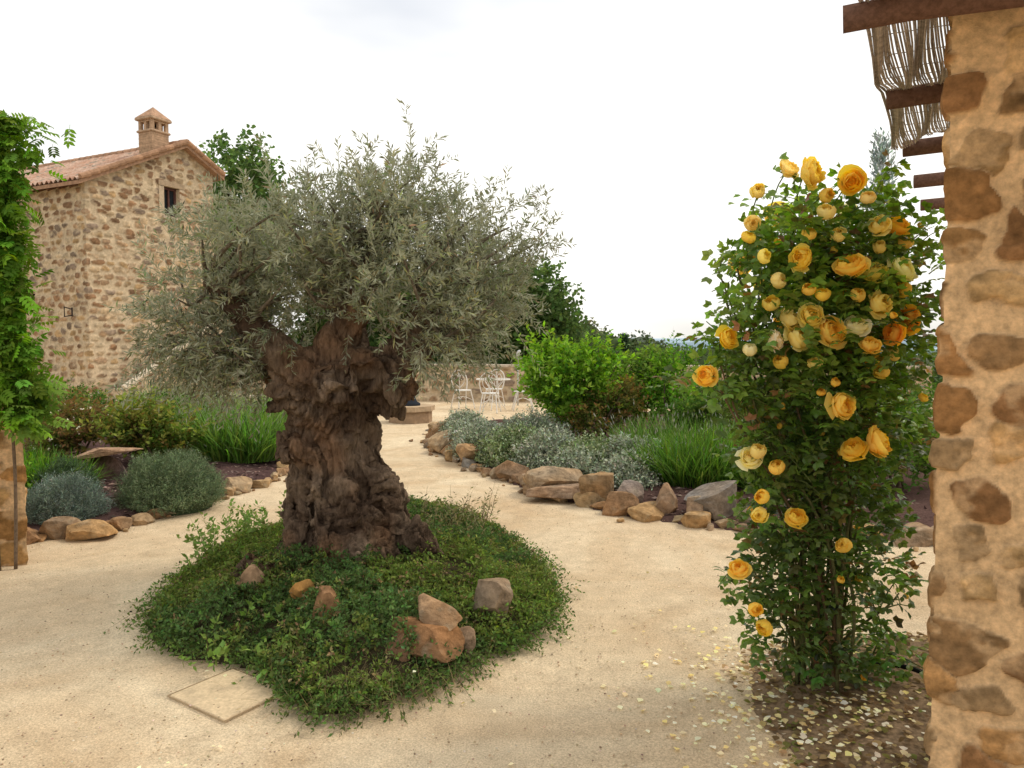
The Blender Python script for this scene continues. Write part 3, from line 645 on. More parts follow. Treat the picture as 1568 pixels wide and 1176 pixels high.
tree('broadleaf_tree',.7,30,-1,5.6,2.0,TG,11,1500,ls=.18,M=9); tree('broadleaf_tree',-1.6,30.5,-1,5.8,2.3,TG,11,1100,ls=.2); tree('broadleaf_tree',-4.4,32,-1,6.0,2.5,TG,11,700,ls=.26)
def treemass(name,pts,cols,n,ls):
    A=Acc(); lob=[(x,y,z-rz*.8,r,r,rz) for x,y,z,r,rz in pts]
    P,d,idx=inlobes(lob,n,.75); cl=np.array(cols)[idx%len(cols)]*(1+.35*fbm(P*.3,3,5)[:,None]); D=d+R.normal(size=(n,3))*.6
    shoots(A,P,D,ls*2,5,BROAD,ls,cl,stemw=0,jit=.15)
    B=Acc()
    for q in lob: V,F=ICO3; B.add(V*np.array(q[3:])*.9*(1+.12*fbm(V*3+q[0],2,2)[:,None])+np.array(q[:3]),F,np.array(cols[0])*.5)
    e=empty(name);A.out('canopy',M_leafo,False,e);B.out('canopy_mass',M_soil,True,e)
pts=[]
for k in range(26):
    f=k/25; y=46+R.uniform(-3,9); x=(.02+.62*f)*y; zt=1.6+y*(.026-.058*min(f*2.2,1)*.9)+R.uniform(-.5,.5); pts.append((x,y,zt,R.uniform(1.8,3),R.uniform(1.6,2.4)))
treemass('distant_trees',pts,[(.12,.17,.07),(.16,.21,.08),(.11,.15,.065),(.19,.22,.09)],5200,.26)
pts=[(f*110,110+R.uniform(-8,12),-.8+R.uniform(-1,1)+(2.5 if f<.2 else 0),R.uniform(4,7),R.uniform(3,4)) for f in np.linspace(-.3,.7,24)]
treemass('distant_trees',pts,[(.20,.25,.17),(.24,.27,.18),(.18,.22,.16)],4200,.5)
def cypress(name,x,y,zb,h,r,c,n=900,ls=.1):
    e=empty(name);A=Acc();B=Acc(); t=R.uniform(.02,1,n)**.9; a=R.uniform(0,6.28,n); rr=r*(1-t)**.6*np.sqrt(R.uniform(.2,1,n))*(1+.25*np.sin(t*30+a))
    P=np.column_stack([x+rr*np.cos(a),y+rr*np.sin(a),zb+t*h]); D=np.column_stack([np.cos(a)*.5,np.sin(a)*.5,np.ones(n)])
    shoots(A,P,D,h*.06,8,wl(LEAF4,.3),ls,c,droop=0,jit=.2,spread=.4); tube(B,[(x,y,zb-.3),(x,y,zb+h*.95)],[r*.2,.01],(.14,.1,.07),6)
    B.out('trunk',M_wood,True,e);A.out('crown',M_leaf,False,e)
cypress('cypress_tree',7.35,15,0,5.5,.30,(.30,.36,.33),520,.12)
cypress('cypress_tree',6.3,42,-2.5,4.3,.5,(.06,.10,.05),500,.2); cypress('cypress_tree',8.3,44,-2.8,3.9,.5,(.06,.10,.05),500,.2)

# ------------------------------------------------------------------ MOUND
MP=chaikin([(-1.98,4.0),(-1.66,3.68),(-1.28,3.66),(-1.10,3.38),(-.97,3.2),(-.76,3.08),(-.56,3.24),(-.32,3.42),(-.2,3.74),(.02,3.76),(.22,4.2),(.28,4.75),(.12,5.5),(-.25,6.4),(-.8,7.0),(-1.5,7.0),(-1.98,6.3),(-2.2,5.2),(-2.13,4.5)],2)
def hm(x,y,s):
    return .03+.09*sm(0,.35,s)+.09*sm(.2,1.2,s)+.09*fbm(np.stack([x*2.2,y*2.2,x*0],-1),3,6)*sm(0,.4,s)
region('planted_mound',MP,hm,M_soil,(.06,.05,.028),.05,.05)
A=Acc(); n=15500; p=samp(MP,n,-.0); s=sdist(MP,p[:,0],p[:,1]); 
dens=fbm(np.column_stack([p*2.6,p[:,0]*0]),3,29); keep=(dens>-.36)|(R.uniform(size=n)<.25); p=p[keep]; s=s[keep]; n=len(p)
tall=.05+.10*sm(-.1,.5,fbm(np.column_stack([p*3.1,p[:,0]*0]),2,39))
P=np.column_stack([p,hm(p[:,0],p[:,1],s)+R.uniform(-.01,1,n)*tall])
o_=nrm(p-np.array([-1.0,4.9])); D=np.column_stack([o_*.5,np.full(n,.55)])+R.normal(size=(n,3))*.5; D[:,2]=np.abs(D[:,2])
cl=fbm(np.column_stack([p*1.6,p[:,0]*0]),3,9); cl2=fbm(np.column_stack([p*7,p[:,0]*0]),2,19)
c=np.where((cl>.05)[:,None],np.array([.15,.205,.05]),np.array([.095,.155,.05]))*(1+.65*cl2[:,None])
c=np.where((cl2<-.3)[:,None],np.array([.19,.24,.065])*np.ones((n,1)),c)
c=np.where((R.uniform(size=n)<.05)[:,None],np.array([.26,.20,.10])*np.ones((n,1)),c)
shoots(A,P,D,R.uniform(.04,.12,n),8,wl(LEAF4,.5),.025,c,droop=.5,stemw=.002,jit=.28,upb=.4)
k=1500; e_i=R.uniform(0,len(MP),k); a0=MP[e_i.astype(int)%len(MP)]; a1=MP[(e_i.astype(int)+1)%len(MP)]; ff=(e_i%1)[:,None]; pe=a0*(1-ff)+a1*ff
o_=nrm(pe-np.array([-1.0,4.9])); pe=pe-o_*R.uniform(-.02,.15,(k,1)); P=np.column_stack([pe,np.full(k,.06)]); D=np.column_stack([o_+R.normal(size=(k,2))*.5,R.uniform(0,.35,k)])
shoots(A,P,D,R.uniform(.06,.20,k)*(1+.9*fbm(np.column_stack([pe*3,pe[:,0]*0]),2,3)),11,wl(LEAF4,.5),.025,(.12,.185,.055),droop=.3,stemw=.003,jit=.28)
k=60; pe=np.column_stack([R.normal(-1.95,.13,k),R.normal(5.35,.35,k)]); P=np.column_stack([pe,np.full(k,.16)]); D=R.normal(size=(k,3))*.35+[-.25,0,1]
shoots(A,P,D,R.uniform(.12,.32,k),12,wl(LEAF4,.5),.045,(.2,.29,.08),droop=.2,jit=.2)
k=70; pe=np.column_stack([R.uniform(-.75,-.15,k),R.uniform(5.4,6.2,k)]); P=np.column_stack([pe,np.full(k,.14)]); D=R.normal(size=(k,3))*.3+[.1,0,1]
shoots(A,P,D,R.uniform(.15,.38,k),10,wl(LEAF4,.3),.04,(.24,.22,.11),droop=.2,jit=.2)
k=110; pe=np.column_stack([R.normal(-1.0,.35,k),R.normal(4.0,.3,k)]); P=np.column_stack([pe,np.full(k,.15)]); D=R.normal(size=(k,3))*.5+[0,-.3,.5]
shoots(A,P,D,R.uniform(.06,.16,k),9,wl(LEAF4,.6),.04,(.17,.26,.065),droop=.3,jit=.2)
A.out('ground_cover_plants',M_leaf)
A=Acc(); k=420; P=np.column_stack([R.normal(-.72,.2,k),R.normal(3.26,.1,k),np.full(k,.04)]); inst(A,(BLADE[0]*[.25,1,1.6],BLADE[1]),P,R.normal(size=(k,3))*.6+[0,-.4,.5],R.uniform(.08,.2,k),(.38,.30,.16)); 
A.out('dry_grass',M_leaf)
A=Acc()
for q in [((-.40,3.58,.12),(.40,.28,.23),(.31,.175,.09),.15,71,ICO5),((-.37,3.64,.27),(.26,.2,.13),(.34,.215,.12),-.2,72,ICO5),((-.57,3.54,.09),(.17,.18,.18),(.30,.17,.10),.6,73,ICO5),((-.22,3.64,.12),(.12,.12,.13),(.32,.205,.12),.9,78)]: rock(A,*q)
A.out('rock',M_rock,False)
for q in [((-.10,4.0,.19),(.25,.22,.25),(.29,.215,.145),.3,74,ICO5),((-.98,3.82,.22),(.17,.15,.22),(.31,.175,.09),.2,75),((-1.5,4.22,.23),(.2,.14,.17),(.30,.205,.13),.8,76),((-1.15,4.05,.23),(.15,.12,.14),(.38,.22,.08),.1,77)]:
    A=Acc(); rock(A,*q); A.out('rock',M_rock,False)

# ------------------------------------------------------------------ OLIVE TREE
olive=empty('olive_tree'); olive.location=(.09,-.38,-.06)
def olive_trunk():
    zz=np.array([-.05,.1,.32,.6,.83,1.07,1.25,1.42,1.55,1.62]); LX=np.array([-1.86,-1.78,-1.66,-1.56,-1.52,-1.54,-1.58,-1.62,-1.58,-1.4]); RX=np.array([-.54,-.60,-.68,-.80,-.92,-.98,-.90,-.76,-.74,-.95])
    nz,na=120,200; z=np.linspace(-.05,1.62,nz); Lx=np.interp(z,zz,LX); Rx=np.interp(z,zz,RX); cx=(Lx+Rx)/2; rx=(Rx-Lx)/2; ry=rx*.9
    a=np.linspace(0,2*math.pi,na,endpoint=False); Zg,Ag=np.meshgrid(z,a,indexing='ij')
    tw=Ag+.7*Zg
    q=np.stack([np.cos(tw)*1.6,np.sin(tw)*1.6,Zg*.7],-1); q2=np.stack([np.cos(tw)*3.4,np.sin(tw)*3.4,Zg*1.3],-1)
    rid=1-np.abs(fbm(q,2,31))*2.2; rid2=1-np.abs(fbm(q2,3,33))*2
    f=1+.17*(rid-.55)+.17*(rid2-.5)+.05*fbm(q2*2.3,3,35)
    X=cx[:,None]+rx[:,None]*f*np.cos(Ag); Y=5.3+ry[:,None]*f*np.sin(Ag)
    V=np.stack([X,Y,Zg],-1).reshape(-1,3); i=(np.arange(nz-1)[:,None]*na); j=np.arange(na)[None]; j2=(j+1)%na
    F=np.stack([i+j,i+j2,i+na+j2,i+na+j],-1).reshape(-1,4); F=np.concatenate([F[:,[0,1,2]],F[:,[0,2,3]]])
    V=np.concatenate([V,[[cx[0],5.3,-.05],[cx[-1],5.3,1.62]]]); b=len(V)-2; jj=np.arange(na)
    F=np.concatenate([F,np.stack([np.full(na,b),(jj+1)%na,jj],-1),np.stack([np.full(na,b+1),(nz-1)*na+jj,(nz-1)*na+(jj+1)%na],-1)])
    A=Acc(); A.add(V,F,(1,1,1))
    def limb(p,r0,r1,n=14): tube(A,curve(p,n),np.linspace(r0,r1,n),(1,1,1),14)
    limbs=[([(-1.42,5.25,1.2),(-1.52,5.15,1.5),(-1.66,5.05,1.70),(-1.82,5.0,1.9),(-1.95,4.95,2.05)],.17,.04),
     ([(-1.25,5.3,1.25),(-1.24,5.25,1.6),(-1.12,5.2,1.85),(-1.02,5.2,2.1),(-.98,5.2,2.4)],.18,.04),
     ([(-.98,5.3,1.2),(-.88,5.25,1.5),(-.74,5.2,1.7),(-.62,5.15,1.95),(-.45,5.1,2.15)],.17,.04),
     ([(-1.2,5.5,1.3),(-1.25,5.8,1.7),(-1.4,6.05,2.0),(-1.5,6.1,2.3)],.17,.05),([(-.98,5.45,1.3),(-.85,5.8,1.7),(-.7,6.05,2.0),(-.55,6.1,2.3)],.15,.05),
     ([(-1.5,5.35,1.3),(-1.72,5.4,1.52),(-1.95,5.4,1.72)],.14,.04),([(-.9,5.2,1.35),(-.68,5.05,1.58),(-.5,4.95,1.72)],.12,.04)]
    for p,a_,b_ in limbs: limb(p,a_,b_)
    for (c,s,sd) in [((-1.66,4.88,.24),(.32,.30,.40),1),((-1.45,4.85,.2),(.34,.3,.36),2),((-.66,5.08,.28),(.34,.36,.56),3),((-.78,5.05,1.38),(.22,.26,.24),5),((-1.56,5.08,1.32),(.22,.24,.28),6),((-1.5,5.0,1.02),(.18,.2,.22),8),((-1.12,4.92,1.35),(.3,.2,.22),9)]:
        rock(A,c,s,(1,1,1),0,sd*13,ICO3,True)
    o=A.out('trunk',M_bark,True,None)
    md=o.modifiers.new('r','REMESH'); md.mode='VOXEL'; md.voxel_size=.012
    dg=bpy.context.evaluated_depsgraph_get(); ev=o.evaluated_get(dg); m2=bpy.data.meshes.new_from_object(ev)
    V=np.empty(len(m2.vertices)*3); m2.vertices.foreach_get('co',V); V=V.reshape(-1,3); N=np.empty(len(V)*3); m2.vertices.foreach_get('normal',N); N=N.reshape(-1,3)
    m2.calc_loop_triangles(); F=np.empty(len(m2.loop_triangles)*3,int); m2.loop_triangles.foreach_get('vertices',F); F=F.reshape(-1,3)
    rr=sm(1.9,1.4,V[:,2])
    ang=.7*V[:,2]; cx,cy=-1.2,5.3; dx,dy=V[:,0]-cx,V[:,1]-cy
    Q=np.stack([dx*np.cos(ang)-dy*np.sin(ang),dx*np.sin(ang)+dy*np.cos(ang),V[:,2]],-1)
    swirl=Q+np.stack([fbm(V*2.2,2,61),fbm(V*2.2,2,62),fbm(V*2.2,2,63)],-1)*.22
    n1_=fbm(swirl*np.array([4.5,4.5,1.3]),2,41); n2_=fbm(swirl*np.array([11,11,2.6]),3,43); n3_=fbm(swirl*np.array([28,28,7]),2,44); knob=fbm(V*5,3,45)
    cr1=sm(.16,0,np.abs(n1_)); cr2=sm(.16,0,np.abs(n2_)); cr3=sm(.2,0,np.abs(n3_))
    holes=sm(.22,.42,fbm(V*np.array([4.2,4.2,2.6])+3,2,47))
    d=(-.075*cr1-.036*cr2-.014*cr3+.05*knob-.10*holes+.012)*(.2+.8*rr)+.007*fbm(V*40,2,49)
    V=V+N*d[:,None]
    base=np.array([.10,.066,.045]); lt=np.array([.27,.195,.135]); t=np.clip(.42+.9*knob+.45*fbm(V*9,3,51)-cr2*.35-cr3*.15,0,1)[:,None]
    C=base*(1-t)+lt*t; w=sm(.1,.5,fbm(V*3,2,55))[:,None]; C=C*(1-w*.5)+np.array([.24,.13,.07])*w*.5
    bpy.data.objects.remove(o)
    mk('trunk',V,F,M_bark,C,True,olive)
    return limbs
limbs=olive_trunk()
LOB=[(-1.78,5.0,1.90,.46,.55,.46),(-1.42,5.0,2.2,.5,.6,.42),(-1.7,5.6,2.05,.5,.5,.42),(-.78,5.0,2.26,.52,.6,.42),(-.38,5.15,2.14,.42,.55,.42),(-.8,5.7,2.2,.6,.55,.42),
 (-.55,4.9,1.78,.32,.4,.22),(-1.98,5.1,1.62,.26,.4,.22),(-.9,5.2,2.48,.42,.42,.22),(-1.2,5.5,2.35,.5,.45,.28),(-.2,5.4,2.3,.28,.35,.26),(-2.02,5.3,2.05,.26,.35,.26),(-.38,5.3,1.9,.33,.45,.28),(-1.7,4.9,1.85,.36,.36,.28),(-1.15,5.0,2.08,.36,.36,.2),(-.7,4.85,1.98,.34,.3,.24),(-1.9,5.3,1.5,.24,.26,.12),(-2.0,5.0,1.8,.24,.3,.2)]
def olive_crown():
    A=Acc();B=Acc()
    LP=np.concatenate([curve(p,14)[5:] for p,_,_ in limbs]); 
    nc=215; C,d,_=inlobes(LOB,nc,.25)
    for c in C:
        dd=np.linalg.norm(LP-c,axis=1)+np.maximum(LP[:,2]-c[2]+.05,0)*3; b=LP[dd.argmin()]
        mid=(b+c)/2+R.normal(size=3)*.06+[0,0,-.04]; tube(B,curve([b,mid,c],8),np.linspace(.019,.005,8),(.20,.165,.12),5,False)
    ns=12; S=np.repeat(C,ns,0)+R.normal(size=(nc*ns,3))*.08; ctr=np.array([-1.15,5.3,1.7])
    out=nrm(S-ctr); D=out*.75+R.normal(size=(nc*ns,3))*.55+[0,0,.3]; 
    low=(S[:,2]<1.75); D[low,2]-=.7
    L=R.uniform(.12,.28,nc*ns)
    tone=(1+.45*fbm(S*3.5,2,71))[:,None]; c=np.array([.215,.23,.12])*tone
    c=np.where((R.uniform(size=nc*ns)<.22)[:,None],np.array([.31,.30,.15])*tone,c)
    shoots(A,S,D,L,21,OLIVE,.052,c,stemc=(.24,.21,.14),spread=.75,droop=.25,upb=.15,jit=.25,stemw=.005)
    k=230; P,d,_=inlobes(LOB[:6]+LOB[8:12],k,.92); D=d*.5+[0,0,.8]+R.normal(size=(k,3))*.25
    m=P[:,2]>2.0; P=P[m]; D=D[m]; shoots(A,P,D,R.uniform(.2,.36,len(P)),24,OLIVE,.05,(.25,.26,.15),stemc=(.2,.18,.13),spread=.65,droop=.1,jit=.2,stemw=.005)
    k=70; P=np.column_stack([np.concatenate([R.normal(-1.98,.16,k//2),R.normal(-.62,.12,k//2)]),R.normal(5.1,.25,k),R.uniform(1.45,1.72,k)]); D=R.normal(size=(k,3))*.5+[0,0,-.7]
    shoots(A,P,D,R.uniform(.10,.24,k),20,OLIVE,.05,(.25,.26,.15),spread=.7,droop=.1,jit=.2,stemw=.004)
    B.out('branches',M_bark,True,olive); A.out('crown',M_olive,False,olive)
olive_crown()

# ------------------------------------------------------------------ PILLARS + PERGOLA
PM=(.63,.43,.235)
PP=np.array([(.29,.15,.058),(.35,.195,.078),(.26,.135,.058),(.39,.235,.10),(.33,.195,.09),(.45,.29,.135),(.31,.20,.10)])
bd=np.array([.91,-.41]); rd=np.array([.5,.866])
c0=np.array([1.33,2.3])
e=empty('stone_pillar')
wall_panel('masonry',[tuple(c0+np.array([.62,.78])*.6),tuple(c0),tuple(c0+bd*1.1)],-.05,3.6,.006,.18,.15,58,PP,PM,.022,M_stone,e,size=(.5,1.05),rnd=.012,rag=.32,pw=4.2,soft=.035,smear=.5)
A=Acc(); q=c0+bd*.62+rd*.30; box(A,(q[0],q[1],1.75),(.9,.4,3.6),(bd[0],bd[1],0),PM); A.out('core',M_stone,False,e)
e=empty('stone_pillar')
wall_panel('masonry',[(-4.5,5.06),(-3.50,5.3),(-3.95,5.8),(-4.6,5.65)],-.05,2.75,.012,.3,.2,44,PP*[1.15,1.1,1.0],(.62,.42,.23),.018,M_stone,e,size=(.5,1.1),rnd=.02,rag=.35,pw=3.5,smear=.6)
A=Acc(); box(A,(-4.15,5.42,1.35),(.7,.3,2.72),(.97,.23,0),PM); A.out('core',M_stone,False,e)
perg=empty('pergola'); A=Acc()
ends=[(1.01,2.33),(1.52,3.08),(1.99,3.85),(2.46,4.62),(2.93,5.4)]
for q in ends:
    q=np.array(q); pts=[(*(q+bd*t),2.585+.006*math.sin(t*9)) for t in np.linspace(0,2.0,12)]; tube(A,pts,.040,(.16,.09,.065),12)
q=np.array(ends[0])+bd*1.2; tube(A,[(*(q-rd*.9),2.495),(*(q+rd*4.5),2.495)],.05,(.15,.09,.06),10)
A.out('beams',M_wood,True,perg); A=Acc()
n=300
for k in range(n):
    u=.05+k*.006+R.uniform(-.002,.002); q=np.array(ends[0])+bd*u; t=np.linspace(-.6+R.uniform(-.08,.05),1.75+R.uniform(-.1,.05),16)
    z=2.638-.05*np.abs(np.sin(t*math.pi/.9))+.014*np.sin(u*14+t*2)+R.uniform(-.003,.003)-.05*np.clip((.2-u)/.12,0,1)*(.5+.5*np.sin(t*4)); 
    pts=[(*(q+rd*tt+bd*.01*math.sin(tt*6+k*.3)),zz) for tt,zz in zip(t,z)]
    tube(A,pts,.0033,np.array([.46,.40,.36])*R.uniform(.6,1.2),4,False)
for tt in np.arange(-.4,1.7,.16):
    pts=[(*(np.array(ends[0])+bd*u+rd*tt),2.645-.05*abs(math.sin(tt*math.pi/.9))) for u in np.linspace(.06,1.8,14)]; tube(A,pts,.002,(.2,.17,.14),4,False)
A.out('reed_mat',M_wood,False,perg)

# ------------------------------------------------------------------ WISTERIA on left pillar
vine=empty('wisteria_vine');A=Acc();B=Acc()
tube(B,curve([(-3.62,5.16,0),(-3.62,5.15,.7),(-3.58,5.15,1.4),(-3.60,5.15,2.1),(-3.62,5.15,2.8),(-3.8,5.2,2.95)],24),np.linspace(.022,.014,24),(.17,.12,.08),8)
tube(B,curve([(-3.52,5.2,0),(-3.50,5.2,.7),(-3.53,5.2,1.4),(-3.56,5.18,2.1),(-3.58,5.2,2.8)],24),np.linspace(.012,.008,24),(.17,.12,.08),7)
n=1500; z=R.uniform(1.1,3.15,n); w=np.interp(z,[1.1,1.5,2.0,2.6,2.9,3.2],[.05,.08,.07,.08,.15,.14]); xc=np.interp(z,[1.1,1.6,2.4,3.0],[-3.42,-3.46,-3.52,-3.50])
P=np.column_stack([xc+R.normal(size=n)*w,5.16+R.normal(size=n)*.07,z]); D=np.column_stack([R.normal(size=n)*.7+.05,R.normal(size=n)*.5-.4,R.normal(size=n)*.4-.5]); 
tn=(1+.5*fbm(P*5,2,81))[:,None]; inst(A,VINELEAF,P,D,R.uniform(.10,.19,n),np.array([.13,.235,.03])*tn,upb=.5,jit=.3)
n=36; P=np.column_stack([R.normal(-3.55,.13,n),R.normal(5.2,.08,n),R.uniform(2.85,3.1,n)]); D=np.column_stack([R.normal(size=n)*.6+.3,R.normal(size=n)*.3,R.uniform(0,1.0,n)])
shoots(A,P,D,R.uniform(.12,.3,n),12,SMALL,.06,(.18,.30,.05),droop=.25,jit=.2)
n=60; P=np.column_stack([R.normal(-3.40,.06,n),R.normal(5.2,.1,n),R.uniform(1.0,1.35,n)]); D=np.column_stack([R.uniform(0,1,n),R.normal(size=n)*.3,-R.uniform(0,.8,n)]); inst(A,VINELEAF,P,D,.18,(.2,.32,.07),upb=.5)
B.out('vine_stems',M_wood,True,vine);A.out('foliage',M_leaf,False,vine)

# ------------------------------------------------------------------ ROSE BUSH
rose=empty('rose_bush')
def rose_template(open_,seed):
    q_=np.random.default_rng(seed); V=[];F=[];Tc=[];k=0
    layers=[(4,.50,92,.16,(1.02,1.08,1.5)),(5,.48,74,.12,(1.02,1.07,1.4)),(6,.43,60,.06,(1.01,1.05,1.3)),(6,.37,50,.03,(1,1.02,1.15)),(6,.30,44,.02,(1,1.0,1.0)),(6,.23,40,.01,(1,.96,.85)),(5,.16,36,.0,(1,.93,.75)),(4,.10,28,.0,(1,.90,.65)),(3,.05,18,.0,(1,.88,.6))]
    for li,(n,r,pe0,fl0,tc) in enumerate(layers):
        if open_<.7: 
            if li==0: continue
            pe0=pe0*.6; fl0=fl0*.3
        a0=q_.uniform(0,6.28)
        for p in range(n):
            pe=pe0+q_.normal()*7; rp=r*(1+q_.normal()*.07); fl=max(0,fl0*(1+q_.normal()*.5)); ruf=q_.uniform(.02,.05); ph0=q_.uniform(0,6.28); wf=q_.uniform(1.2,1.6); tl=q_.normal()*.10
            a=a0+2*math.pi*(p+q_.normal()*.12)/n; w=2*math.pi/n*wf
            nu,nv=7,6; base=k; zo=q_.normal()*.035
            for iv in range(nv):
                v=iv/(nv-1); ph=math.radians(165-(165-pe)*v)
                for iu in range(nu):
                    u=(iu/(nu-1)-.5)*2
                    notch=.22*abs(u)**2.2+.05*math.exp(-(u*3.5)**2)+tl*u
                    ph2=ph+notch*v
                    rr_=rp*(1+.05*(u*(1 if p%2 else -1)))+fl*max(v-.6,0)/.4*(1-.4*abs(u))+ruf*math.sin(u*4.2+ph0)*v*r*1.6
                    x=rr_*math.sin(ph2); h=rr_*math.cos(ph2)*.86+.33-fl*.5*max(v-.72,0)/.28+zo*v+ruf*.6*math.sin(u*6+ph0)*v*v
                    ang=a+u*w*.5*(.5+.5*math.sin(min(v*1.3,1)*math.pi/2))
                    V.append((x*math.cos(ang),h,x*math.sin(ang))); Tc.append(tuple(1+(c-1)*(.35+.65*v) for c in tc)); k+=1
            for iv in range(nv-1):
                for iu in range(nu-1):
                    q=base+iv*nu+iu; F+=[(q,q+1,q+nu+1),(q,q+nu+1,q+nu)]
    return (np.array(V),np.array(F)),np.array(Tc)
RTS=[rose_template(1,s) for s in range(5)]; RT2S=[rose_template(.45,s+20) for s in range(3)]
LR=[(1.42,3.3,2.03,.28,.3,.22),(1.62,3.4,1.95,.26,.3,.26),(1.2,3.3,1.96,.20,.25,.20),(1.04,3.25,1.97,.11,.1,.06),(.93,3.2,1.93,.06,.07,.05),(1.40,3.25,1.74,.28,.32,.25),(1.14,3.25,1.66,.16,.2,.12),(1.62,3.35,1.64,.26,.3,.26),(1.0,3.2,1.6,.12,.12,.07),(.90,3.15,1.47,.10,.12,.07),(1.06,3.2,1.42,.14,.14,.12),
 (1.33,3.3,1.38,.26,.3,.24),(1.62,3.4,1.3,.26,.3,.26),(1.20,3.3,1.12,.18,.25,.18),(1.10,3.25,1.2,.1,.14,.1),(1.48,3.35,1.05,.26,.3,.24),(1.24,3.3,.82,.17,.22,.2),(1.55,3.4,.82,.24,.25,.2),(1.17,3.3,.54,.16,.2,.17),(1.07,3.2,.62,.08,.1,.07),(1.28,3.25,.27,.2,.22,.15),(1.6,3.35,.22,.2,.2,.13),(1.68,3.35,.55,.14,.2,.14),(1.40,3.3,.55,.14,.22,.14)]
def rosebush():
    A=Acc();B=Acc();Fl=Acc()
    roots=[np.array([np.clip(R.normal(1.45,.10),1.28,1.62),np.clip(R.normal(3.32,.08),3.2,3.45),.02]) for _ in range(22)]
    for i,q in enumerate(LR+LR[:10]):
        b=roots[i%22]; c=np.array(q[:3])+R.normal(size=3)*.05; m1=b+[(c[0]-b[0])*.12+R.normal()*.03,(c[1]-b[1])*.1+R.normal()*.03,(c[2]-.02)*.45]; m2=b+(c-b)*.8+[0,0,.05*c[2]]
        pts=curve([b,m1,m2,c],18); tube(B,pts,np.linspace(.008,.003,18),(.13,.13,.055) if i%3 else (.16,.11,.06),6)
        for _ in range(7):
            s=pts[R.integers(6,16)]; d=s+R.normal(size=3)*.10+[0,0,.05]; tube(B,curve([s,(s+d)/2+[0,0,.02],d],5),np.linspace(.004,.002,5),(.12,.15,.05),5)
    n=4700; P,d,idx=inlobes(LR,n,.15); D=d*.6+R.normal(size=(n,3))*.5+[-.1,-.25,.1]
    k=80; Sp,sd_,_=inlobes(LR[:16],k,.85); 
    for s_,dd in zip(Sp,sd_):
        dv=nrm(dd*[1,.6,.6]+R.normal(size=3)*.3+[-.12,0,.35]); Ls=R.uniform(.10,.24); m=int(Ls*55); tt=np.linspace(.1,1,m)[:,None]; pp=s_+dv*tt*Ls-np.array([0,0,.25])*Ls*tt**2
        tube(B,curve([s_,s_+dv*Ls*.5-[0,0,.06*Ls],s_+dv*Ls-[0,0,.25*Ls]],6),np.linspace(.003,.0015,6),(.16,.22,.06),4,False)
        P=np.concatenate([P,pp]); D=np.concatenate([D,dv+R.normal(size=(m,3))*.8])
    n=len(P)
    tn=(1+.45*fbm(P*6,2,91))[:,None]; hz=sm(.7,2.1,P[:,2])[:,None]; c=np.array([.11,.175,.038])*(1-hz)+np.array([.19,.30,.048])*hz  # backlight at the top painted into leaf colour, brighter with height
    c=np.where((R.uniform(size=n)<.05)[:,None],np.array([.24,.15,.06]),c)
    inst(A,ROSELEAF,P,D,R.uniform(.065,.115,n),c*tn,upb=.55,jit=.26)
    roses=[(119,229,6.0,0),(139,227,5.4,0),(113,232,4.5,2),(101,223,3.8,2),(160,209,4.8,1),(118,195,4.6,0),(137,191,6.0,0),(151,189,5.6,2),(162,191,5.6,3),(149,208,4.5,2),(151,176,5.2,2),(123,171,5,2),(131,164,6.6,0),(118,162,5.2,2),(142,167,5,3),(108,161,4.5,3),(90,162,4.8,0),(81,146,5,0),(134,134,6,0),(151,118,6.4,0),(143,115,5.2,0),(101,111,4.8,3),(111,107,4,0),(119,86,4.8,0),(104,87,4,2),(139,74,3.8,0),(96,63,4.2,0),(102,47,3.4,0),(107,38,4,0),(99,210,3.8,2),(158,164,5.0,1),(168,170,5,1),(146,159,4.6,0),(102,114,4,2),(107,176,4,2),(115,170,4.5,2),(99,205,3.4,0),(152,200,3.4,2),(165,203,3.6,0),(103,196,3.4,2),(126,180,3.6,0),(112,152,3.6,0),(155,148,4,0),(128,221,3.4,0),(145,220,3.4,2),(121,205,3.4,0),(104,95,3.4,0),(126,213,4,2),(134,205,3.6,2),(110,186,3.6,2),(142,180,3.8,0),(98,157,3.6,3),(125,152,3.4,2),(165,183,4,0),(160,155,3.8,2),(120,182,3.2,0)]
    pal=[(.90,.69,.13),(.88,.55,.08),(.90,.76,.24),(.90,.83,.44)]
    for (x,z,r,c) in roses:
        edge=abs(x-128)/45.; y=3.0+.10*edge+R.uniform(-.05,.03); P=np.array([[x/100*.985,y,1.6+(z/100-1.6)*.97]])
        D=np.array([[R.normal()*.5-.15,-.6,.5+R.normal()*.35]]); T,tc=(RTS if r>4.1 else RT2S)[R.integers(5 if r>4.1 else 3)]
        T=(T[0]*[R.uniform(.9,1.08),R.uniform(.95,1.15),R.uniform(.9,1.08)],T[1])
        inst(Fl,T,P-nrm(D)*.02,D,r/100*1.72,np.array([pal[c]])*[1,R.uniform(.95,1.03),R.uniform(.7,1.1)],jit=.02,tc=tc)
        s=P[0]-nrm(D)[0]*.02; t=s+[R.normal()*.04+.03,.22,-.14]; tube(B,curve([s,(s+t)/2+[0,0,.03],t],6),.0028,(.12,.18,.06),5)
        inst(A,(LEAF4[0]*[.3,1,1],LEAF4[1]),np.repeat(s[None],5,0),-D+R.normal(size=(5,3))*.8,.035,(.15,.22,.07))
        m=7; ps=s[None]+(t-s)[None]*R.uniform(.1,1,(m,1))+R.normal(size=(m,3))*.025; inst(A,ROSELEAF,ps,R.normal(size=(m,3))+[0,-.3,-.2],.095,(.16,.26,.05),upb=.5)
    k=14; P,d,_=inlobes(LR[:9],k,.9); P[:,1]=3.5+R.uniform(0,.15,k)
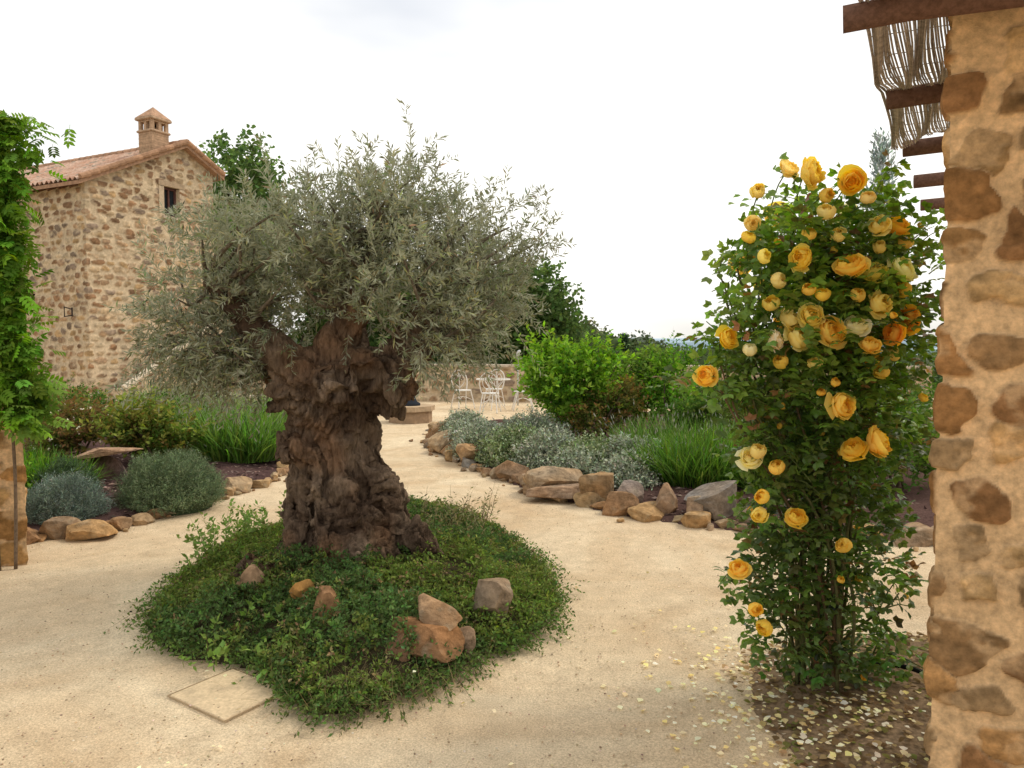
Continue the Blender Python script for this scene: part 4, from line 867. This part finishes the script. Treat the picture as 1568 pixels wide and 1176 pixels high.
    for q in P: T,tc=RTS[R.integers(5)]; inst(Fl,T,q[None],np.array([[R.normal()*.5,.8,.5]]),.1,np.array([pal[R.integers(4)]]),jit=.03,tc=tc)
    k=55; P,d,_=inlobes(LR,k,.95); T,tc=RT2S[0]; inst(Fl,T,P,d+[0,0,.8],R.uniform(.025,.042,k),np.array([.82,.58,.09]),jit=.06,tc=tc)
    B.out('canes',M_wood,True,rose);A.out('foliage',M_roseleaf,False,rose);Fl.out('blooms',M_rose,True,rose)
rosebush()
QB=chaikin([(1.12,3.5),(1.0,3.15),(1.1,2.85),(1.18,2.45),(1.9,2.2),(2.6,2.9),(2.4,4.0),(1.6,4.0)],2)
region('planting_soil',QB,lambda x,y,s:.006+.05*sm(0,.3,s)+.015*fbm(np.stack([x*9,y*9,x*0],-1),3,2),M_soil,(.22,.155,.095),.025,.08)
def litter(name,pts,z,n,cols,size,mat,up=.8):
    A=Acc(); P=np.column_stack([pts,z]); inst(A,wl(LEAF6,1.1),P,R.normal(size=(n,3))*[1,1,.18],R.uniform(*size,n),np.array(cols)[R.integers(0,len(cols),n)],upb=up,jit=.12); A.out(name,mat)
n=1700; p=samp(QB,n,-.12); s=sdist(QB,p[:,0],p[:,1]); litter('leaf_litter',p,.018+.05*sm(0,.3,s),n,[(.26,.18,.09),(.18,.12,.06),(.40,.30,.15),(.19,.19,.06)],(.018,.042),M_leaf)
n=700; p=np.column_stack([R.normal(1.22,.28,n),R.normal(3.1,.42,n)]); s=sdist(QB,p[:,0],p[:,1]); zz=np.where(s>0,.03+.05*sm(0,.3,s),.014)
litter('fallen_rose_petals',p,zz,n,[(.88,.80,.52),(.88,.85,.66),(.87,.72,.34)],(.014,.034),M_rose)
n=60; p=np.column_stack([R.uniform(-1.5,1.2,n),R.uniform(2.7,5.2,n)]); s=sdist(MP,p[:,0],p[:,1]); litter('scattered_petals',p,np.where(s>0,.1,.014),n,[(.85,.78,.55),(.5,.4,.2)],(.014,.026),M_rose)
A=Acc(); tube(A,curve([(1.62,3.6,.04),(1.85,3.35,.1),(1.84,3.05,.11),(1.6,2.75,.07),(1.75,2.4,.05)],30),.011,(.02,.02,.022),8); A.out('irrigation_hose',M_iron,True)
A=Acc(); hc=np.array([-1.29,3.31]); hd=nrm(np.array([.14,.21]))
box(A,(hc[0],hc[1],-.004),(.33,.40,.03),(hd[0],hd[1],0),(.62,.485,.31),.004); 
A.out('stone_hatch_cover',roughmat('slab_stone',60,.2,.4,.003,.95))
A=Acc()
fr=[hc+np.array([hd[0]*a-hd[1]*b,hd[1]*a+hd[0]*b]) for a,b in ((-.172,-.207),(.172,-.207),(.172,.207),(-.172,.207))]
for k in range(4):
    a_,b_=fr[k],fr[(k+1)%4]; tube(A,[(*a_,.007),(*b_,.007)],.003,(.34,.25,.15),4)
A.out('hatch_frame',M_iron)
A=Acc(); n=6500; yy=2.2+R.uniform(0,1,n)**1.6*7; xx=R.uniform(-.75,.75,n)*yy; P=np.column_stack([xx,yy,np.full(n,.010)])
ok=(sdist(MP,xx,yy)<0)&(sdist(LB,xx,yy)<0)&(sdist(RB,xx,yy)<0); P=P[ok]; m_=len(P)
V,F=ICO1; inst(A,(V*[1,1.2,.6],F),P,R.normal(size=(m_,3))*[1,1,.1],R.uniform(.0015,.0055,m_),np.array([(.55,.43,.28),(.40,.29,.18),(.62,.52,.38),(.3,.22,.15)])[R.integers(0,4,m_)],upb=.9); A.out('gravel',M_leafo)

# ------------------------------------------------------------------ light, world, camera
SE,SA=math.radians(52),math.radians(70)
w=bpy.data.worlds.new('World'); sc.world=w; w.use_nodes=True; nt=w.node_tree; N=nt.nodes; L=nt.links; N.clear()
o=N.new('ShaderNodeOutputWorld'); bg=N.new('ShaderNodeBackground'); bg.inputs[1].default_value=.15
sky=N.new('ShaderNodeTexSky'); sky.sky_type='NISHITA'; sky.sun_disc=False; sky.sun_elevation=SE; sky.sun_rotation=SA; sky.dust_density=4; sky.air_density=1.0
tc=N.new('ShaderNodeTexCoord'); mp=N.new('ShaderNodeMapping'); mp.inputs['Scale'].default_value=(1,1,3.5); L.new(tc.outputs['Generated'],mp.inputs[0])
nz=N.new('ShaderNodeTexNoise'); nz.inputs['Scale'].default_value=1.6; nz.inputs['Detail'].default_value=4; L.new(mp.outputs[0],nz.inputs['Vector'])
mr=N.new('ShaderNodeMapRange'); mr.inputs[1].default_value=.4;mr.inputs[2].default_value=.62;mr.inputs[3].default_value=.50;mr.inputs[4].default_value=.95; L.new(nz.outputs[0],mr.inputs[0])
mx=N.new('ShaderNodeMixRGB'); mx.inputs[2].default_value=(9.2,9.0,8.55,1); L.new(mr.outputs[0],mx.inputs[0]); L.new(sky.outputs[0],mx.inputs[1]); L.new(mx.outputs[0],bg.inputs[0]); L.new(bg.outputs[0],o.inputs[0])
sd=bpy.data.lights.new('sun','SUN'); sd.energy=1.5; sd.angle=math.radians(14); sd.color=(1,.93,.80)
so=bpy.data.objects.new('sun',sd); col.objects.link(so)
dirv=Vector((math.sin(SA)*math.cos(SE),math.cos(SA)*math.cos(SE),math.sin(SE))); so.rotation_euler=dirv.to_track_quat('Z','Y').to_euler(); so.location=(5,0,12)
cd=bpy.data.cameras.new('camera'); cd.lens=26.17; cd.sensor_width=36; cd.clip_end=9000; cd.clip_start=.05
co=bpy.data.objects.new('camera',cd); col.objects.link(co); co.location=(0,0,1.6); co.rotation_euler=(math.radians(90-3.16),0,0); sc.camera=co
sc.view_settings.view_transform='Standard'; sc.view_settings.look='None'; sc.view_settings.exposure=0
